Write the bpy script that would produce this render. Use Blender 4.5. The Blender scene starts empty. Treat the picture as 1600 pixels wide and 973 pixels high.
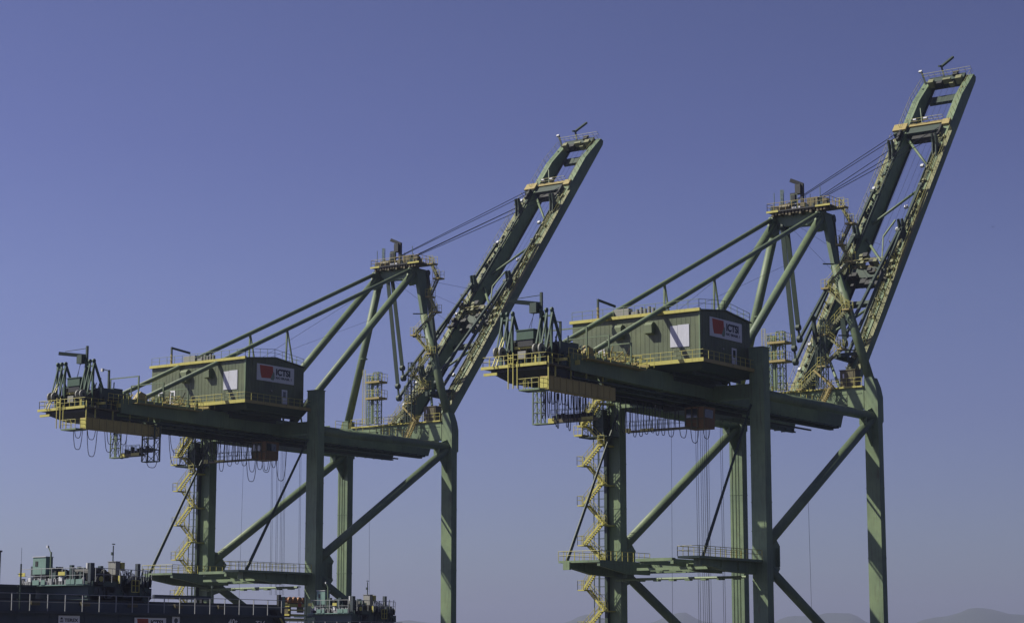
import bpy, bmesh, math, random
from mathutils import Vector, Matrix
random.seed(7)
sc = bpy.context.scene
col = sc.collection
R = math.radians
OFF = 14.0                     # camera height above the quay

# ------------------------------------------------------------------ camera
cam = bpy.data.cameras.new("camera"); cam_o = bpy.data.objects.new("camera", cam); col.objects.link(cam_o)
YAW, PITCH = 35.64, 9.20
cam.sensor_width = 36.0; cam.lens = 3253.15 / 1600 * 36.0; cam.clip_start = 0.5; cam.clip_end = 60000
cam_o.location = (-216.66, -129.31, OFF)
cam_o.rotation_euler = (R(90 + PITCH), 0, R(YAW - 90))
sc.camera = cam_o

# ------------------------------------------------------------------ sun and sky
SUN = Vector((-1.0, 1.12, 1.49)).normalized()
sun = bpy.data.lights.new("sun", 'SUN'); sun.energy = 5.0; sun.angle = R(0.53); sun.color = (1.0, 0.95, 0.80)
sun_o = bpy.data.objects.new("sun", sun); col.objects.link(sun_o)
sun_o.rotation_euler = SUN.to_track_quat('Z', 'Y').to_euler(); sun_o.location = (0, 0, 200)
world = bpy.data.worlds.new("World"); sc.world = world; world.use_nodes = True
nt = world.node_tree; nt.nodes.clear()
out = nt.nodes.new('ShaderNodeOutputWorld'); bg = nt.nodes.new('ShaderNodeBackground')
sky = nt.nodes.new('ShaderNodeTexSky'); sky.sky_type = 'NISHITA'; sky.sun_disc = False
sky.sun_elevation = math.asin(SUN.z); sky.sun_rotation = math.atan2(SUN.x, SUN.y)
sky.air_density = 1.0; sky.dust_density = 1.0; sky.ozone_density = 2.0
geo = nt.nodes.new('ShaderNodeTexCoord'); sep = nt.nodes.new('ShaderNodeSeparateXYZ')
nt.links.new(geo.outputs['Generated'], sep.inputs[0])
ramp = nt.nodes.new('ShaderNodeValToRGB'); nt.links.new(sep.outputs['Z'], ramp.inputs[0])
cr = ramp.color_ramp
SKY_TINT = [(0.0, (0.57, 0.634, 0.912)), (0.035, (0.57, 0.626, 0.922)), (0.07, (0.55, 0.55, 0.87)), (0.11, (0.553, 0.505, 0.827)), (0.17, (0.58, 0.512, 0.801)), (0.235, (0.527, 0.447, 0.736)), (0.305, (0.51, 0.428, 0.679)), (0.6, (0.468, 0.393, 0.647)), (1.0, (0.436, 0.371, 0.629))]
cr.elements[0].position = SKY_TINT[0][0]; cr.elements[0].color = (*SKY_TINT[0][1], 1)
cr.elements[1].position = SKY_TINT[-1][0]; cr.elements[1].color = (*SKY_TINT[-1][1], 1)
for pos, c in SKY_TINT[1:-1]:
    e = cr.elements.new(pos); e.color = (*c, 1)
mul = nt.nodes.new('ShaderNodeMixRGB'); mul.blend_type = 'MULTIPLY'; mul.inputs[0].default_value = 1.0
nt.links.new(sky.outputs[0], mul.inputs[1]); nt.links.new(ramp.outputs[0], mul.inputs[2])
# the sky is a little brighter towards the sun's side
dt = nt.nodes.new('ShaderNodeVectorMath'); dt.operation = 'DOT_PRODUCT'; dt.inputs[1].default_value = Vector((SUN.x, SUN.y, 0)).normalized()
nt.links.new(geo.outputs['Generated'], dt.inputs[0])
ma = nt.nodes.new('ShaderNodeMath'); ma.operation = 'MULTIPLY_ADD'; ma.inputs[1].default_value = 0.62; ma.inputs[2].default_value = 1.10
nt.links.new(dt.outputs['Value'], ma.inputs[0])
vs_ = nt.nodes.new('ShaderNodeVectorMath'); vs_.operation = 'SCALE'
nt.links.new(mul.outputs[0], vs_.inputs[0]); nt.links.new(ma.outputs[0], vs_.inputs['Scale'])
nt.links.new(vs_.outputs[0], bg.inputs[0]); bg.inputs[1].default_value = 0.0707
nt.links.new(bg.outputs[0], out.inputs[0])
sc.view_settings.view_transform = 'Standard'; sc.view_settings.look = 'None'
sc.view_settings.exposure = 0.5; sc.view_settings.gamma = 1.0

# ------------------------------------------------------------------ materials
ALB = 0.86      # paint albedos below are scaled by this
def mat(name, c, rough=0.55, metal=0.0, var=0.25, streak=0.3, scale=0.6, bump=0.03, dirt=(0.05, 0.045, 0.03), spec=0.4, rust=0.0):
    c = tuple(x * ALB for x in c); dirt = tuple(x * ALB for x in dirt)
    m = bpy.data.materials.new(name); m.use_nodes = True; n = m.node_tree; N = n.nodes; L = n.links
    b = N['Principled BSDF']; b.inputs['Roughness'].default_value = rough; b.inputs['Metallic'].default_value = metal
    b.inputs['Specular IOR Level'].default_value = spec
    tc = N.new('ShaderNodeTexCoord')
    n1 = N.new('ShaderNodeTexNoise'); n1.inputs['Scale'].default_value = scale; n1.inputs['Detail'].default_value = 6
    n1.inputs['Roughness'].default_value = 0.65
    L.new(tc.outputs['Object'], n1.inputs['Vector'])
    mp = N.new('ShaderNodeMapping'); mp.inputs['Scale'].default_value = (3.0, 3.0, 0.22)
    L.new(tc.outputs['Object'], mp.inputs[0])
    n2 = N.new('ShaderNodeTexNoise'); n2.inputs['Scale'].default_value = 1.4; n2.inputs['Detail'].default_value = 5
    L.new(mp.outputs[0], n2.inputs['Vector'])
    r2 = N.new('ShaderNodeValToRGB'); r2.color_ramp.elements[0].position = 0.52; r2.color_ramp.elements[1].position = 0.78
    r2.color_ramp.elements[0].color = (0, 0, 0, 1); r2.color_ramp.elements[1].color = (streak, streak, streak, 1)
    L.new(n2.outputs['Fac'], r2.inputs[0])
    m1 = N.new('ShaderNodeMixRGB'); m1.inputs[1].default_value = (*[x * (1 - var) for x in c], 1)
    m1.inputs[2].default_value = (*[min(1, x * (1 + var)) for x in c], 1)
    L.new(n1.outputs['Fac'], m1.inputs[0])
    m2 = N.new('ShaderNodeMixRGB'); m2.inputs[2].default_value = (*dirt, 1)
    L.new(r2.outputs[0], m2.inputs[0]); L.new(m1.outputs[0], m2.inputs[1]); last = m2.outputs[0]
    if rust:
        # large sun-faded patches, then rust runs
        n4 = N.new('ShaderNodeTexNoise'); n4.inputs['Scale'].default_value = .16; n4.inputs['Detail'].default_value = 4
        L.new(tc.outputs['Object'], n4.inputs['Vector'])
        r4 = N.new('ShaderNodeValToRGB'); r4.color_ramp.elements[0].position = .42; r4.color_ramp.elements[1].position = .62
        r4.color_ramp.elements[0].color = (.78, .80, .82, 1); r4.color_ramp.elements[1].color = (1.16, 1.13, 1.05, 1)
        L.new(n4.outputs['Fac'], r4.inputs[0])
        m4 = N.new('ShaderNodeMixRGB'); m4.blend_type = 'MULTIPLY'; m4.inputs[0].default_value = 1
        L.new(last, m4.inputs[1]); L.new(r4.outputs[0], m4.inputs[2])
        mp5 = N.new('ShaderNodeMapping'); mp5.inputs['Scale'].default_value = (5, 5, .5); L.new(tc.outputs['Object'], mp5.inputs[0])
        n5 = N.new('ShaderNodeTexNoise'); n5.inputs['Scale'].default_value = .8; n5.inputs['Detail'].default_value = 8; n5.inputs['Roughness'].default_value = .7
        L.new(mp5.outputs[0], n5.inputs['Vector'])
        r5 = N.new('ShaderNodeValToRGB'); r5.color_ramp.elements[0].position = .60; r5.color_ramp.elements[1].position = .70
        r5.color_ramp.elements[0].color = (0, 0, 0, 1); r5.color_ramp.elements[1].color = (rust, rust, rust, 1)
        L.new(n5.outputs['Fac'], r5.inputs[0])
        m5 = N.new('ShaderNodeMixRGB'); m5.inputs[2].default_value = (.085, .05, .028, 1)
        L.new(r5.outputs[0], m5.inputs[0]); L.new(m4.outputs[0], m5.inputs[1]); last = m5.outputs[0]
    L.new(last, b.inputs['Base Color'])
    if bump:
        bp_ = N.new('ShaderNodeBump'); bp_.inputs['Strength'].default_value = 0.25; bp_.inputs['Distance'].default_value = bump
        n3 = N.new('ShaderNodeTexNoise'); n3.inputs['Scale'].default_value = 1.1; n3.inputs['Detail'].default_value = 3
        L.new(tc.outputs['Object'], n3.inputs['Vector']); L.new(n3.outputs['Fac'], bp_.inputs['Height']); L.new(bp_.outputs[0], b.inputs['Normal'])
    return m
M = dict(
    green=mat('green_paint', (0.144, 0.202, 0.118), streak=.5, var=.3, rust=.75),
    tube=mat('green_tube_paint', (0.128, 0.176, 0.104), streak=.45, var=.3, rust=.5),
    dark=mat('dark_green_paint', (0.030, 0.050, 0.038)),
    frame=mat('anchor_frame_paint', (0.040, 0.080, 0.052)),
    hood=mat('hood_paint', (0.13, 0.16, 0.09)),
    olive=mat('olive_weathered_paint', (0.17, 0.175, 0.085), streak=0.6, var=.35, scale=1.5),
    sign=mat('sign_face', (0.95, 0.95, 0.98), var=.04, streak=.08),
    panel=mat('pale_wall_panel', (0.46, 0.47, 0.54), var=.12, streak=.15),
    house=mat('olive_cladding', (0.098, 0.122, 0.068), streak=0.35, rust=.3),
    yellow=mat('yellow_paint', (0.42, 0.385, 0.095), var=0.2, streak=0.45, dirt=(0.14, 0.08, 0.03)),
    ochre=mat('ochre_dull_paint', (0.30, 0.24, 0.085), streak=0.5, dirt=(0.06, 0.04, 0.02)),
    orange=mat('orange_brown_paint', (0.30, 0.13, 0.04), streak=0.5),
    cabin=mat('cabin_brown_paint', (0.19, 0.10, 0.035), streak=0.6, dirt=(.04, .03, .02)),
    brown=mat('brown_paint', (0.10, 0.085, 0.04), streak=0.3),
    rail=mat('rail_paint', (0.38, 0.35, 0.085), streak=0.3, bump=0),
    grail=mat('green_rail_paint', (0.13, 0.18, 0.10), streak=0.3, bump=0),
    white=mat('white_board', (0.62, 0.62, 0.66), var=0.06, streak=0.12, rough=0.5),
    ink=mat('dark_ink', (0.02, 0.02, 0.03), var=0.05, streak=0, bump=0),
    red=mat('red_print', (0.42, 0.06, 0.025), var=0.15, streak=0.0, bump=0),
    rgreen=mat('grey_green_print', (0.17, 0.22, 0.17), var=0.15, streak=0.0, bump=0),
    blackm=mat('black_metal', (0.018, 0.020, 0.020), var=0.3, streak=0.1),
    rope=mat('steel_rope', (0.04, 0.045, 0.055), bump=0, streak=0),
    cable=mat('black_cable', (0.02, 0.022, 0.028), bump=0, streak=0),
    grey=mat('grey_metal', (0.23, 0.23, 0.21), streak=0.3),
    gang=mat('gangway_yellow_brown', (0.40, 0.31, 0.10), streak=0.6, dirt=(0.08, 0.05, 0.02)),
    seag=mat('dark_teal_machinery', (0.035, 0.060, 0.058), streak=.2),
    lamp=mat('lamp_housing', (0.50, 0.51, 0.53), var=0.05, streak=0.1, bump=0),
    navy=mat('navy_paint', (0.044, 0.062, 0.085), streak=0.35, dirt=(0.06, 0.055, 0.05)),
    navyl=mat('navy_deck_paint', (0.040, 0.052, 0.062), streak=0.2),
    teal=mat('teal_cabinet', (0.13, 0.215, 0.185), streak=0.2),
    greyrail=mat('galvanised_rail', (0.30, 0.31, 0.32), bump=0, streak=0.2),
    glass=mat('cabin_glass', (0.02, 0.03, 0.035), rough=0.08, var=0.0, streak=0, bump=0, spec=0.8),
    grate=mat('rust_red_primer', (0.22, 0.05, 0.03), bump=0),
)

# ------------------------------------------------------------------ mesh helper
class MB:
    def __init__(s, xf=None): s.v = []; s.f = []; s.xf = xf; s.depth = 0; s.marks = []
    def add(s, vs, fs):
        k = len(s.v)
        for p in vs: s.v.append(s.xf(p) if s.xf else tuple(p))
        for f in fs: s.f.append(tuple(k + i for i in f))
        return s
    def box(s, x0, x1, y0, y1, z0, z1):
        if x0 > x1: x0, x1 = x1, x0
        if y0 > y1: y0, y1 = y1, y0
        if z0 > z1: z0, z1 = z1, z0
        return s.hexa([(x0, y0, z0), (x1, y0, z0), (x1, y1, z0), (x0, y1, z0), (x0, y0, z1), (x1, y0, z1), (x1, y1, z1), (x0, y1, z1)])
    def hexa(s, v):
        return s.add(v, [(0, 3, 2, 1), (4, 5, 6, 7), (0, 1, 5, 4), (1, 2, 6, 5), (2, 3, 7, 6), (3, 0, 4, 7)])
    def frame(s, p, q, ref=None):
        p = Vector(p); q = Vector(q); d = (q - p).normalized()
        r = Vector(ref) if ref else (Vector((0, 0, 1)) if abs(d.z) < 0.95 else Vector((0, 1, 0)))
        a = d.cross(r).normalized(); b = a.cross(d).normalized()
        return p, q, d, a, b
    def bar(s, p, q, w=0.1, h=None, ref=None, w2=None, h2=None):      # rectangular beam p->q
        h = w if h is None else h; w2 = w if w2 is None else w2; h2 = h if h2 is None else h2
        p, q, d, a, b = s.frame(p, q, ref); a1 = a * w / 2; b1 = b * h / 2; a2 = a * w2 / 2; b2 = b * h2 / 2
        return s.hexa([p - a1 - b1, p + a1 - b1, p + a1 + b1, p - a1 + b1][0:0] or
                      [p - a1 - b1, q - a2 - b2, q + a2 - b2, p + a1 - b1, p - a1 + b1, q - a2 + b2, q + a2 + b2, p + a1 + b1])
    def tube(s, p, q, r=0.05, n=8, r2=None, cap=True):
        r2 = r if r2 is None else r2
        p, q, d, a, b = s.frame(p, q); vs = []
        for c, rr in ((p, r), (q, r2)):
            for i in range(n):
                t = 2 * math.pi * i / n; vs.append(c + a * math.cos(t) * rr + b * math.sin(t) * rr)
        fs = [(i, (i + 1) % n, n + (i + 1) % n, n + i) for i in range(n)]
        if cap: fs += [tuple(range(n - 1, -1, -1)), tuple(range(n, 2 * n))]
        return s.add(vs, fs)
    def path(s, pts, r=0.04, n=5):
        for a, b in zip(pts, pts[1:]): s.tube(a, b, r, n, cap=False)
        return s
    def prism(s, poly, ax, a, b):        # polygon in the plane normal to ax (0,1,2), from a to b
        def P(u, v, w): return [(w, u, v), (u, w, v), (u, v, w)][ax]
        n = len(poly); vs = [P(u, v, a) for u, v in poly] + [P(u, v, b) for u, v in poly]
        return s.add(vs, [tuple(range(n)), tuple(range(2 * n - 1, n - 1, -1))] + [(i, n + i, n + (i + 1) % n, (i + 1) % n) for i in range(n)])
    def wheel(s, c, r, w, ax=1, n=16):
        c = Vector(c); e = Vector([(1, 0, 0), (0, 1, 0), (0, 0, 1)][ax]) * w / 2
        return s.tube(c - e, c + e, r, n)
    def rail(s, pts, h=1.1, sp=1.5, r=0.035, up=(0, 0, 1), toe=0.0, ends=True):
        u = Vector(up)
        for a, b in zip(pts, pts[1:]):
            a = Vector(a); b = Vector(b); L = (b - a).length; k = max(1, round(L / sp))
            for i in range(k + 1):
                c = a.lerp(b, i / k); s.bar(c, c + u * h, r * 1.6, ref=(b - a))
            s.tube(a + u * h, b + u * h, r, 5); s.tube(a + u * h * .55, b + u * h * .55, r * .8, 5)
            if toe: s.bar(a + u * toe / 2, b + u * toe / 2, .02, toe)
        return s
    def stairs(s, p, q, w, ax, tread=0.28):      # stringers + treads, p lower, q upper, width along axis ax
        p = Vector(p); q = Vector(q); e = Vector((0, 0, 0)); e[ax] = w / 2
        for k in (-1, 1): s.bar(p + e * k, q + e * k, .06, .26)
        n = max(3, int((q.z - p.z) / .22))
        for i in range(1, n):
            c = p.lerp(q, i / n); o = 1 - ax if ax < 2 else 0
            lo = c - e; hi = c + e
            lo[o] -= tread / 2; hi[o] += tread / 2
            s.box(lo[0], hi[0], lo[1], hi[1], c.z - .02, c.z + .02)
        return s
    def srail(s, p, q, w, ax, h=1.0):
        p = Vector(p); q = Vector(q); e = Vector((0, 0, 0)); e[ax] = w / 2
        for k in (-1, 1): s.rail([p + e * k, q + e * k], h, 1.2, .03)
        return s
    def lattice(s, p, q, w, h, r=0.04, step=1.0, ref=None):   # four-chord truss
        p, q, d, a, b = s.frame(p, q, ref); L = (q - p).length; k = max(1, round(L / step))
        C = [(-1, -1), (1, -1), (1, 1), (-1, 1)]
        for i, j in C: s.bar(p + a * i * w / 2 + b * j * h / 2, q + a * i * w / 2 + b * j * h / 2, r * 2)
        for t in range(k + 1):
            c = p.lerp(q, t / k)
            for m_ in range(4):
                A = c + a * C[m_][0] * w / 2 + b * C[m_][1] * h / 2; n_ = (m_ + 1) % 4
                B = c + a * C[n_][0] * w / 2 + b * C[n_][1] * h / 2
                s.tube(A, B, r * .7, 4)
                if t < k:
                    B2 = p.lerp(q, (t + 1) / k) + a * C[n_][0] * w / 2 + b * C[n_][1] * h / 2
                    s.tube(A, B2, r * .6, 4)
        return s
    def build(s, name, m, parent=None, off=OFF, smooth=False, bevel=0):
        me = bpy.data.meshes.new(name); me.from_pydata([(x, y, z + off) for x, y, z in s.v], [], s.f)
        me.materials.append(M[m] if isinstance(m, str) else m)
        bm = bmesh.new(); bm.from_mesh(me); bmesh.ops.recalc_face_normals(bm, faces=bm.faces)
        bm.to_mesh(me); bm.free()
        if smooth:
            me.polygons.foreach_set('use_smooth', [len(p.vertices) == 4 for p in me.polygons])
        o = bpy.data.objects.new(name, me); col.objects.link(o); o.parent = parent
        return o
def _wrap(fn):
    def g(s, *a, **k):
        if s.depth == 0: s.marks.append((len(s.v), len(s.f)))
        s.depth += 1; r = fn(s, *a, **k); s.depth -= 1
        return r
    return g
for _n in ('box', 'hexa', 'bar', 'tube', 'path', 'prism', 'wheel', 'rail', 'stairs', 'srail', 'lattice'): setattr(MB, _n, _wrap(getattr(MB, _n)))
def pieces(mb):
    # one MB per piece that was added
    mk = mb.marks + [(len(mb.v), len(mb.f))]; out_ = []
    for (v0, f0), (v1, f1) in zip(mk, mk[1:]):
        q = MB(); q.v = mb.v[v0:v1]; q.f = [tuple(i - v0 for i in f) for f in mb.f[f0:f1]]; out_.append(q)
    return out_
SEPARATE = {'railing', 'rope_sheave', 'sheave_housing', 'platform_edge', 'floodlight', 'roof_fan', 'basket_end', 'cabin_window', 'sheave', 'walkway',
            'headblock_guard', 'wall_lamp', 'hoist_rope', 'boom_latch', 'sheave_guard', 'boom_cross_beam', 'stay_connector', 'cabinet_door', 'equipment_panel',
            'boom_hoist_rope', 'bogie_wheel', 'hinge_bracket', 'deck_walkway', 'antenna', 'basket_hanger', 'service_mast', 'davit_rope', 'tower_platform', 'hazard_stripe', 'portal_platform', 'gangway_hanger'}
def thing(name, label, cat, loc=(0, 0, 0), group=None):
    o = bpy.data.objects.new(name, None); col.objects.link(o); o.location = loc; o.empty_display_size = 1
    o['label'] = label; o['category'] = cat
    if group: o['group'] = group
    return o
STUFF = {'cable_box', 'winch_gear', 'basket_gear', 'small_fitting', 'cladding_rib', 'platform_bracket', 'pipework', 'stiffener_band', 'conduit', 'reeving_rope', 'logo_line'}
def tagk(o, kind): o['kind'] = kind; return o
TEXTS = {}
def text(name, body, size, m, parent, origin, right, up, stretch=1.0, bold=0.0, off=OFF):
    """raised lettering, left/bottom corner at origin, size = cap height, in the plane (right, up)"""
    cu = bpy.data.curves.new(name, 'FONT'); cu.body = body; cu.size = 1.0; cu.extrude = 0.006; cu.offset = bold
    to = bpy.data.objects.new(name, cu); col.objects.link(to)
    dg = bpy.context.evaluated_depsgraph_get(); me = bpy.data.meshes.new_from_object(to.evaluated_get(dg)); bpy.data.objects.remove(to)
    r = Vector(right).normalized(); u = Vector(up).normalized(); nn = r.cross(u)
    k = size / 0.69
    Mx = Matrix(((r.x * k * stretch, u.x * k, nn.x * 1, origin[0]), (r.y * k * stretch, u.y * k, nn.y * 1, origin[1]),
                 (r.z * k * stretch, u.z * k, nn.z * 1, origin[2] + off), (0, 0, 0, 1)))
    me.transform(Mx); me.materials.clear(); me.materials.append(M[m]); me.name = name
    o = bpy.data.objects.new(name, me); col.objects.link(o); o.parent = parent
    return o
def copy_tree(o, parent=None):
    c = o.copy(); col.objects.link(c); c.parent = parent
    for ch in [x for x in o.children]: copy_tree(ch, c)
    return c
def brand_board(parent, x0, x1, y, z0, z1, small=True):
    """white ICTSI board on a wall facing -Y"""
    W = x1 - x0; H = z1 - z0
    b = MB().box(x0, x1, y - .06, y, z0, z1).build('sign_board', 'sign' if z0 < 10 else 'white', parent)
    yy = y - .075
    P = lambda u, v: (x0 + u * W, z0 + v * H)
    MB().prism([P(.07, .93), P(.42, .93), P(.43, .62), P(.36, .20), P(.12, .16), P(.09, .45)], 1, yy, y - .061).build('logo', 'red', b)
    MB().prism([P(.43, .62), P(.46, .58), P(.47, .25), P(.44, .10), P(.38, .12), P(.36, .20)], 1, yy, y - .061).build('logo', 'rgreen', b)
    s = MB()
    for k in range(4):
        u = .13 + .06 * k; s.bar((*P(u, .30)[:1], yy - .01, P(u, .30)[1]), (P(u + .07, .80)[0], yy - .01, P(u + .07, .80)[1]), .012, .012)
    s.build('logo_line', 'grate', b)
    o = P(.50, .46); text('lettering', 'ICTSI', H * .36, 'ink', b, (o[0], y - .07, o[1]), (1, 0, 0), (0, 0, 1), W * .46 / (H * .36 / .69 * 2.62), .045)
    o = P(.50, .22); text('lettering', 'RIO BRASIL 1', H * .13, 'ink', b, (o[0], y - .07, o[1]), (1, 0, 0), (0, 0, 1), W * .46 / (H * .13 / .69 * 6.0), .03)
    return b

# ================================================================== SHIP-TO-SHORE CRANE
B0 = Vector((34.35, 0, 29.9)); ANG = R(50.2); BD = Vector((math.cos(ANG), 0, math.sin(ANG))); BN = Vector((-BD.z, 0, BD.x))
def bxf(p): v = B0 + BD * p[0] + BN * p[2]; return (v.x, p[1], v.z)       # boom frame (s, y, n)
def bP(s, y, n): return bxf((s, y, n))

def build_crane(label, variant):
    root = thing('ship_to_shore_crane', label, 'crane', group='green container cranes with raised booms')
    def P(name, mb, m, par=root, smooth=False, lab=None):
        if name in SEPARATE and len(mb.marks) > 1:
            return [q.build(name, m, par, smooth=smooth) for q in pieces(mb)][0]
        o = mb.build(name, m, par, smooth=smooth)
        if lab: o['label'] = lab
        if name in STUFF: o['kind'] = 'stuff'
        return o
    g = 10.13; hw = .97; G = 30.48
    # ---- legs
    for sy in (-1, 1):
        y = sy * g
        mb = MB().box(-.72, .72, y - hw, y + hw, -13.2, 35.35)
        l = P('leg', mb, 'green')
        f = MB()
        for z in (31.0, 22.5, 17.0, 13.6, 7.8, 1.5, -6): f.box(-.76, .76, y - hw - .04, y + hw + .04, z, z + .10)
        f.box(-.80, .80, y - hw - .08, y + hw + .08, 35.3, 35.42)
        P('stiffener_band', f, 'green', l)
        # gusset where the braces land
        gs = MB(); gs.prism([(.72, 13.9), (2.4, 13.6), (4.1, 12.0), (3.3, 10.7), (4.0, 9.4), (2.6, 7.9), (.72, 7.4)], 1, y - .12, y + .12)
        gs.box(3.15, 3.35, y - .5, y + .5, 9.6, 11.8)
        P('gusset', gs, 'green', l)
        # waterside leg
        x0, x1 = G - .65, G + .65
        mb = MB().box(x0, x1, y - hw, y + hw, -13.2, 29.2)
        mb.prism([(sy * 9.16, 29.2), (sy * 11.1, 29.2), (sy * 11.1, 32.5), (sy * 10.85, 33.7), (sy * 10.35, 35.0), (sy * 9.25, 35.0)], 0, x0, x1 + .35)
        l = P('leg', mb, 'green')
        f = MB()
        for z in (29.0, 20.5, 11.5, 2.5, -6): f.box(x0 - .04, x1 + .04, y - hw - .04, y + hw + .04, z, z + .10)
        P('stiffener_band', f, 'green', l)
        f = MB()
        for k, yy in enumerate((-.35, .1, .62)): f.tube((x0 - .07, y + yy, -12), (x0 - .07, y + yy, 27), .035, 5)
        if sy > 0: P('conduit', f, 'grail', l)
        gs = MB(); gs.prism([(x0, 31.0), (28.6, 30.6), (27.2, 29.3), (27.6, 28.6), (x0, 26.0)], 1, y - .12, y + .12); gs.box(27.3, 27.5, y - .5, y + .5, 28.6, 30.2)
        P('gusset', gs, 'green', l)
        # braces and ties
        P('brace', MB().tube((.7, y, 12.0), (30, y, 29.6), .62, 16), 'tube', smooth=True)
        P('brace', MB().tube((.9, y, 9.6), (30, y, -4.9), .58, 16), 'tube', smooth=True)
        P('tie_beam', MB().tube((.7, y, 29.9), (G, y, 29.9), .62, 16), 'tube', smooth=True)
        # sill beam, bogies
        P('sill_beam', MB().box(-2.5, G + 2.5, y - .8, y + .8, -12.2, -10.6), 'green')
        for xx in (0, G):
            P('portal_foot', MB().box(xx - 1.2, xx + 1.2, y - .95, y + .95, -10.6, -9.6), 'green')
        # main girder with rails and bottom flange
        yi, yo = sy * 2.95, sy * 4.05
        pl = [(-31, 31.55), (-30.0, 31.85), (33, 31.4), (34.2, 31.2), (33.2, 29.1), (15, 29.25), (-31, 29.85)]
        gd = P('main_girder', MB().prism(pl, 1, yi, yo), 'green')
        fl = MB().box(-31, 32.9, sy * 2.55, sy * 3.1, 28.75, 28.95); fl.box(-31, 32.6, sy * 2.6, sy * 2.75, 28.95, 29.6)
        for x in range(-30, 33, 2): fl.box(x, x + .12, sy * 2.5, sy * 4.3, 28.85, 29.2)
        fl.box(-31, 31.5, sy * 4.12, sy * 4.32, 29.0, 29.14)
        P('trolley_rail', fl, 'dark', gd)
        rb = MB()
        for x in (-24, -12, 10, 21): rb.box(x, x + .06, yi - sy * .015, yo + sy * .015, 29.3, 31.75)
        P('stiffener_band', rb, 'green', gd)
        w = MB().box(-29, -17, sy * 4.05, sy * 5.0, 31.25, 31.33); w.box(2.5, 29, sy * 4.05, sy * 4.9, 31.3, 31.38)
        P('walkway', w, 'ochre', gd)
        r_ = MB().rail([(-29, sy * 5.0, 31.33), (-17, sy * 5.0, 31.33)]); r_.rail([(11.5, sy * 3.9, 31.5), (28.5, sy * 3.9, 31.5)])
        P('railing', r_, 'rail', gd)
        # apex: stays
        P('rear_stay', MB().tube((29.6, sy * 3.55, 56.9), (2.6, sy * 3.55, 31.6), .55, 18), 'tube', smooth=True)
        P('back_stay', MB().tube((30.0, sy * 3.55, 57.9), (-27.4, sy * 3.6, 31.8), .31, 12).tube((30.0, sy * 3.55, 57.9), (29.0, sy * 3.55, 57.45), .4, 12), 'tube', smooth=True)
        P('stay_post', MB().bar((.6, sy * 3.55, 31.5), (1.1, sy * 3.55, 44.6), .2).bar((4.6, sy * 3.55, 31.5), (1.2, sy * 3.55, 44.5), .17), 'tube')
        P('stay_anchor', MB().prism([(-28.6, 31.5), (-26.0, 31.6), (-26.4, 32.7), (-27.4, 33.0)], 1, sy * 3.3, sy * 3.9), 'ochre')
        # A-frame leg
        a = MB().tube((G, sy * 9.75, 34.9), (G, sy * 5.1, 50.4) if sy < 0 else (G, sy * 3.6, 57.0), .60, 18)
        al = P('apex_leg', a, 'tube', smooth=True)
        a = MB()
        if sy < 0: a.hexa([(G - .35, sy * 5.3, 50.3), (G + .8, sy * 5.3, 50.3), (G + .8, sy * 4.75, 50.3), (G - .35, sy * 4.75, 50.3), (G - .45, sy * 3.9, 57.9), (G + 2.0, sy * 3.9, 57.9), (G + 2.0, sy * 3.35, 57.9), (G - .45, sy * 3.35, 57.9)])
        a.prism([(G - 2.2, 55.8), (G - 1.6, 57.8), (G, 58.5), (G + .8, 57.5), (G + .2, 55.5), (G - 1.2, 55.0)], 1, sy * 3.25, sy * 3.85)
        P('apex_head', a, 'green', al)
        P('leg_collar', MB().tube((G, sy * 9.78, 34.8), (G, sy * 9.72, 35.05), .62, 16).wheel((G, sy * 6.75, 44.6), .62, .16, 2), 'green', al)
        # folded fore stay links
        for k, (J, top, s_end, n_end) in enumerate((((36.4, 42.0), (33.3, 57.6), 35.2, 3.6), ((35.75, 38.8), (32.7, 57.2), 46.0, 3.1))):
            yy = sy * (3.5 if k == 0 else 3.85)
            lk = MB()
            T = Vector((top[0], yy, top[1])); Jv = Vector((J[0], yy, J[1])); K = T.lerp(Jv, .90)
            for e in (-.17, .17):
                lk.bar(T + Vector((0, e, 0)), K + Vector((0, e, 0)), .12, .34)
            lk.wheel(K, .42, .55); lk.wheel(T, .45, .6); lk.bar(K, Jv, .16, .30); lk.wheel(Jv, .50, .5)
            E_ = Vector(bP(s_end, yy, n_end))
            lk.bar(Jv, E_, .30, .42); lk.wheel(E_, .4, .6); lk.wheel(Jv.lerp(E_, .48), .36, .5)
            P('fore_stay_link', lk, 'dark')
    # ---- portal (landside cross beam at mid height, platforms)
    pb = MB().box(-.95, .6, -g + hw, g - hw, 9.05, 10.3); 
    for y in (-5.2, 0, 5.2): pb.box(-1.05, -.95, y - .25, y + .25, 9.0, 10.35)
    P('portal_beam', pb, 'green')
    P('portal_beam', MB().box(G - .5, G + .5, -g + hw, g - hw, -12.1, -10.7), 'green')
    P('upper_cross_beam', MB().box(-.6, .6, -g + hw, g - hw, 29.4, 31.1), 'green')
    for sy in (-1, 1):
        br = MB()
        xl = -12.3 if sy > 0 else -13.6
        br.prism([(-.7, 10.0), (xl, 10.0), (xl, 9.5), (-7, 8.75), (-.7, 8.6)], 1, sy * 9.3 - .3, sy * 9.3 + .3)
        br.box(xl - .1, xl + .25, sy * 9.3 - .45, sy * 9.3 + .45, 9.2, 10.1)
        for x in (-9, -5): br.box(x, x + .1, sy * 9.3 - .5, sy * 9.3 + .5, 8.85 if x > -6 else 9.2, 10)
        b_ = P('cantilever_bracket', br, 'green')
        P('cantilever_bracket', MB().prism([(-.95, 10.0), (-12.0, 10.0), (-12.0, 9.6), (-6, 8.8), (-.95, 8.8)], 1, sy * 5.0 - .2, sy * 5.0 + .2), 'green')
        zt = 10.02
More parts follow.
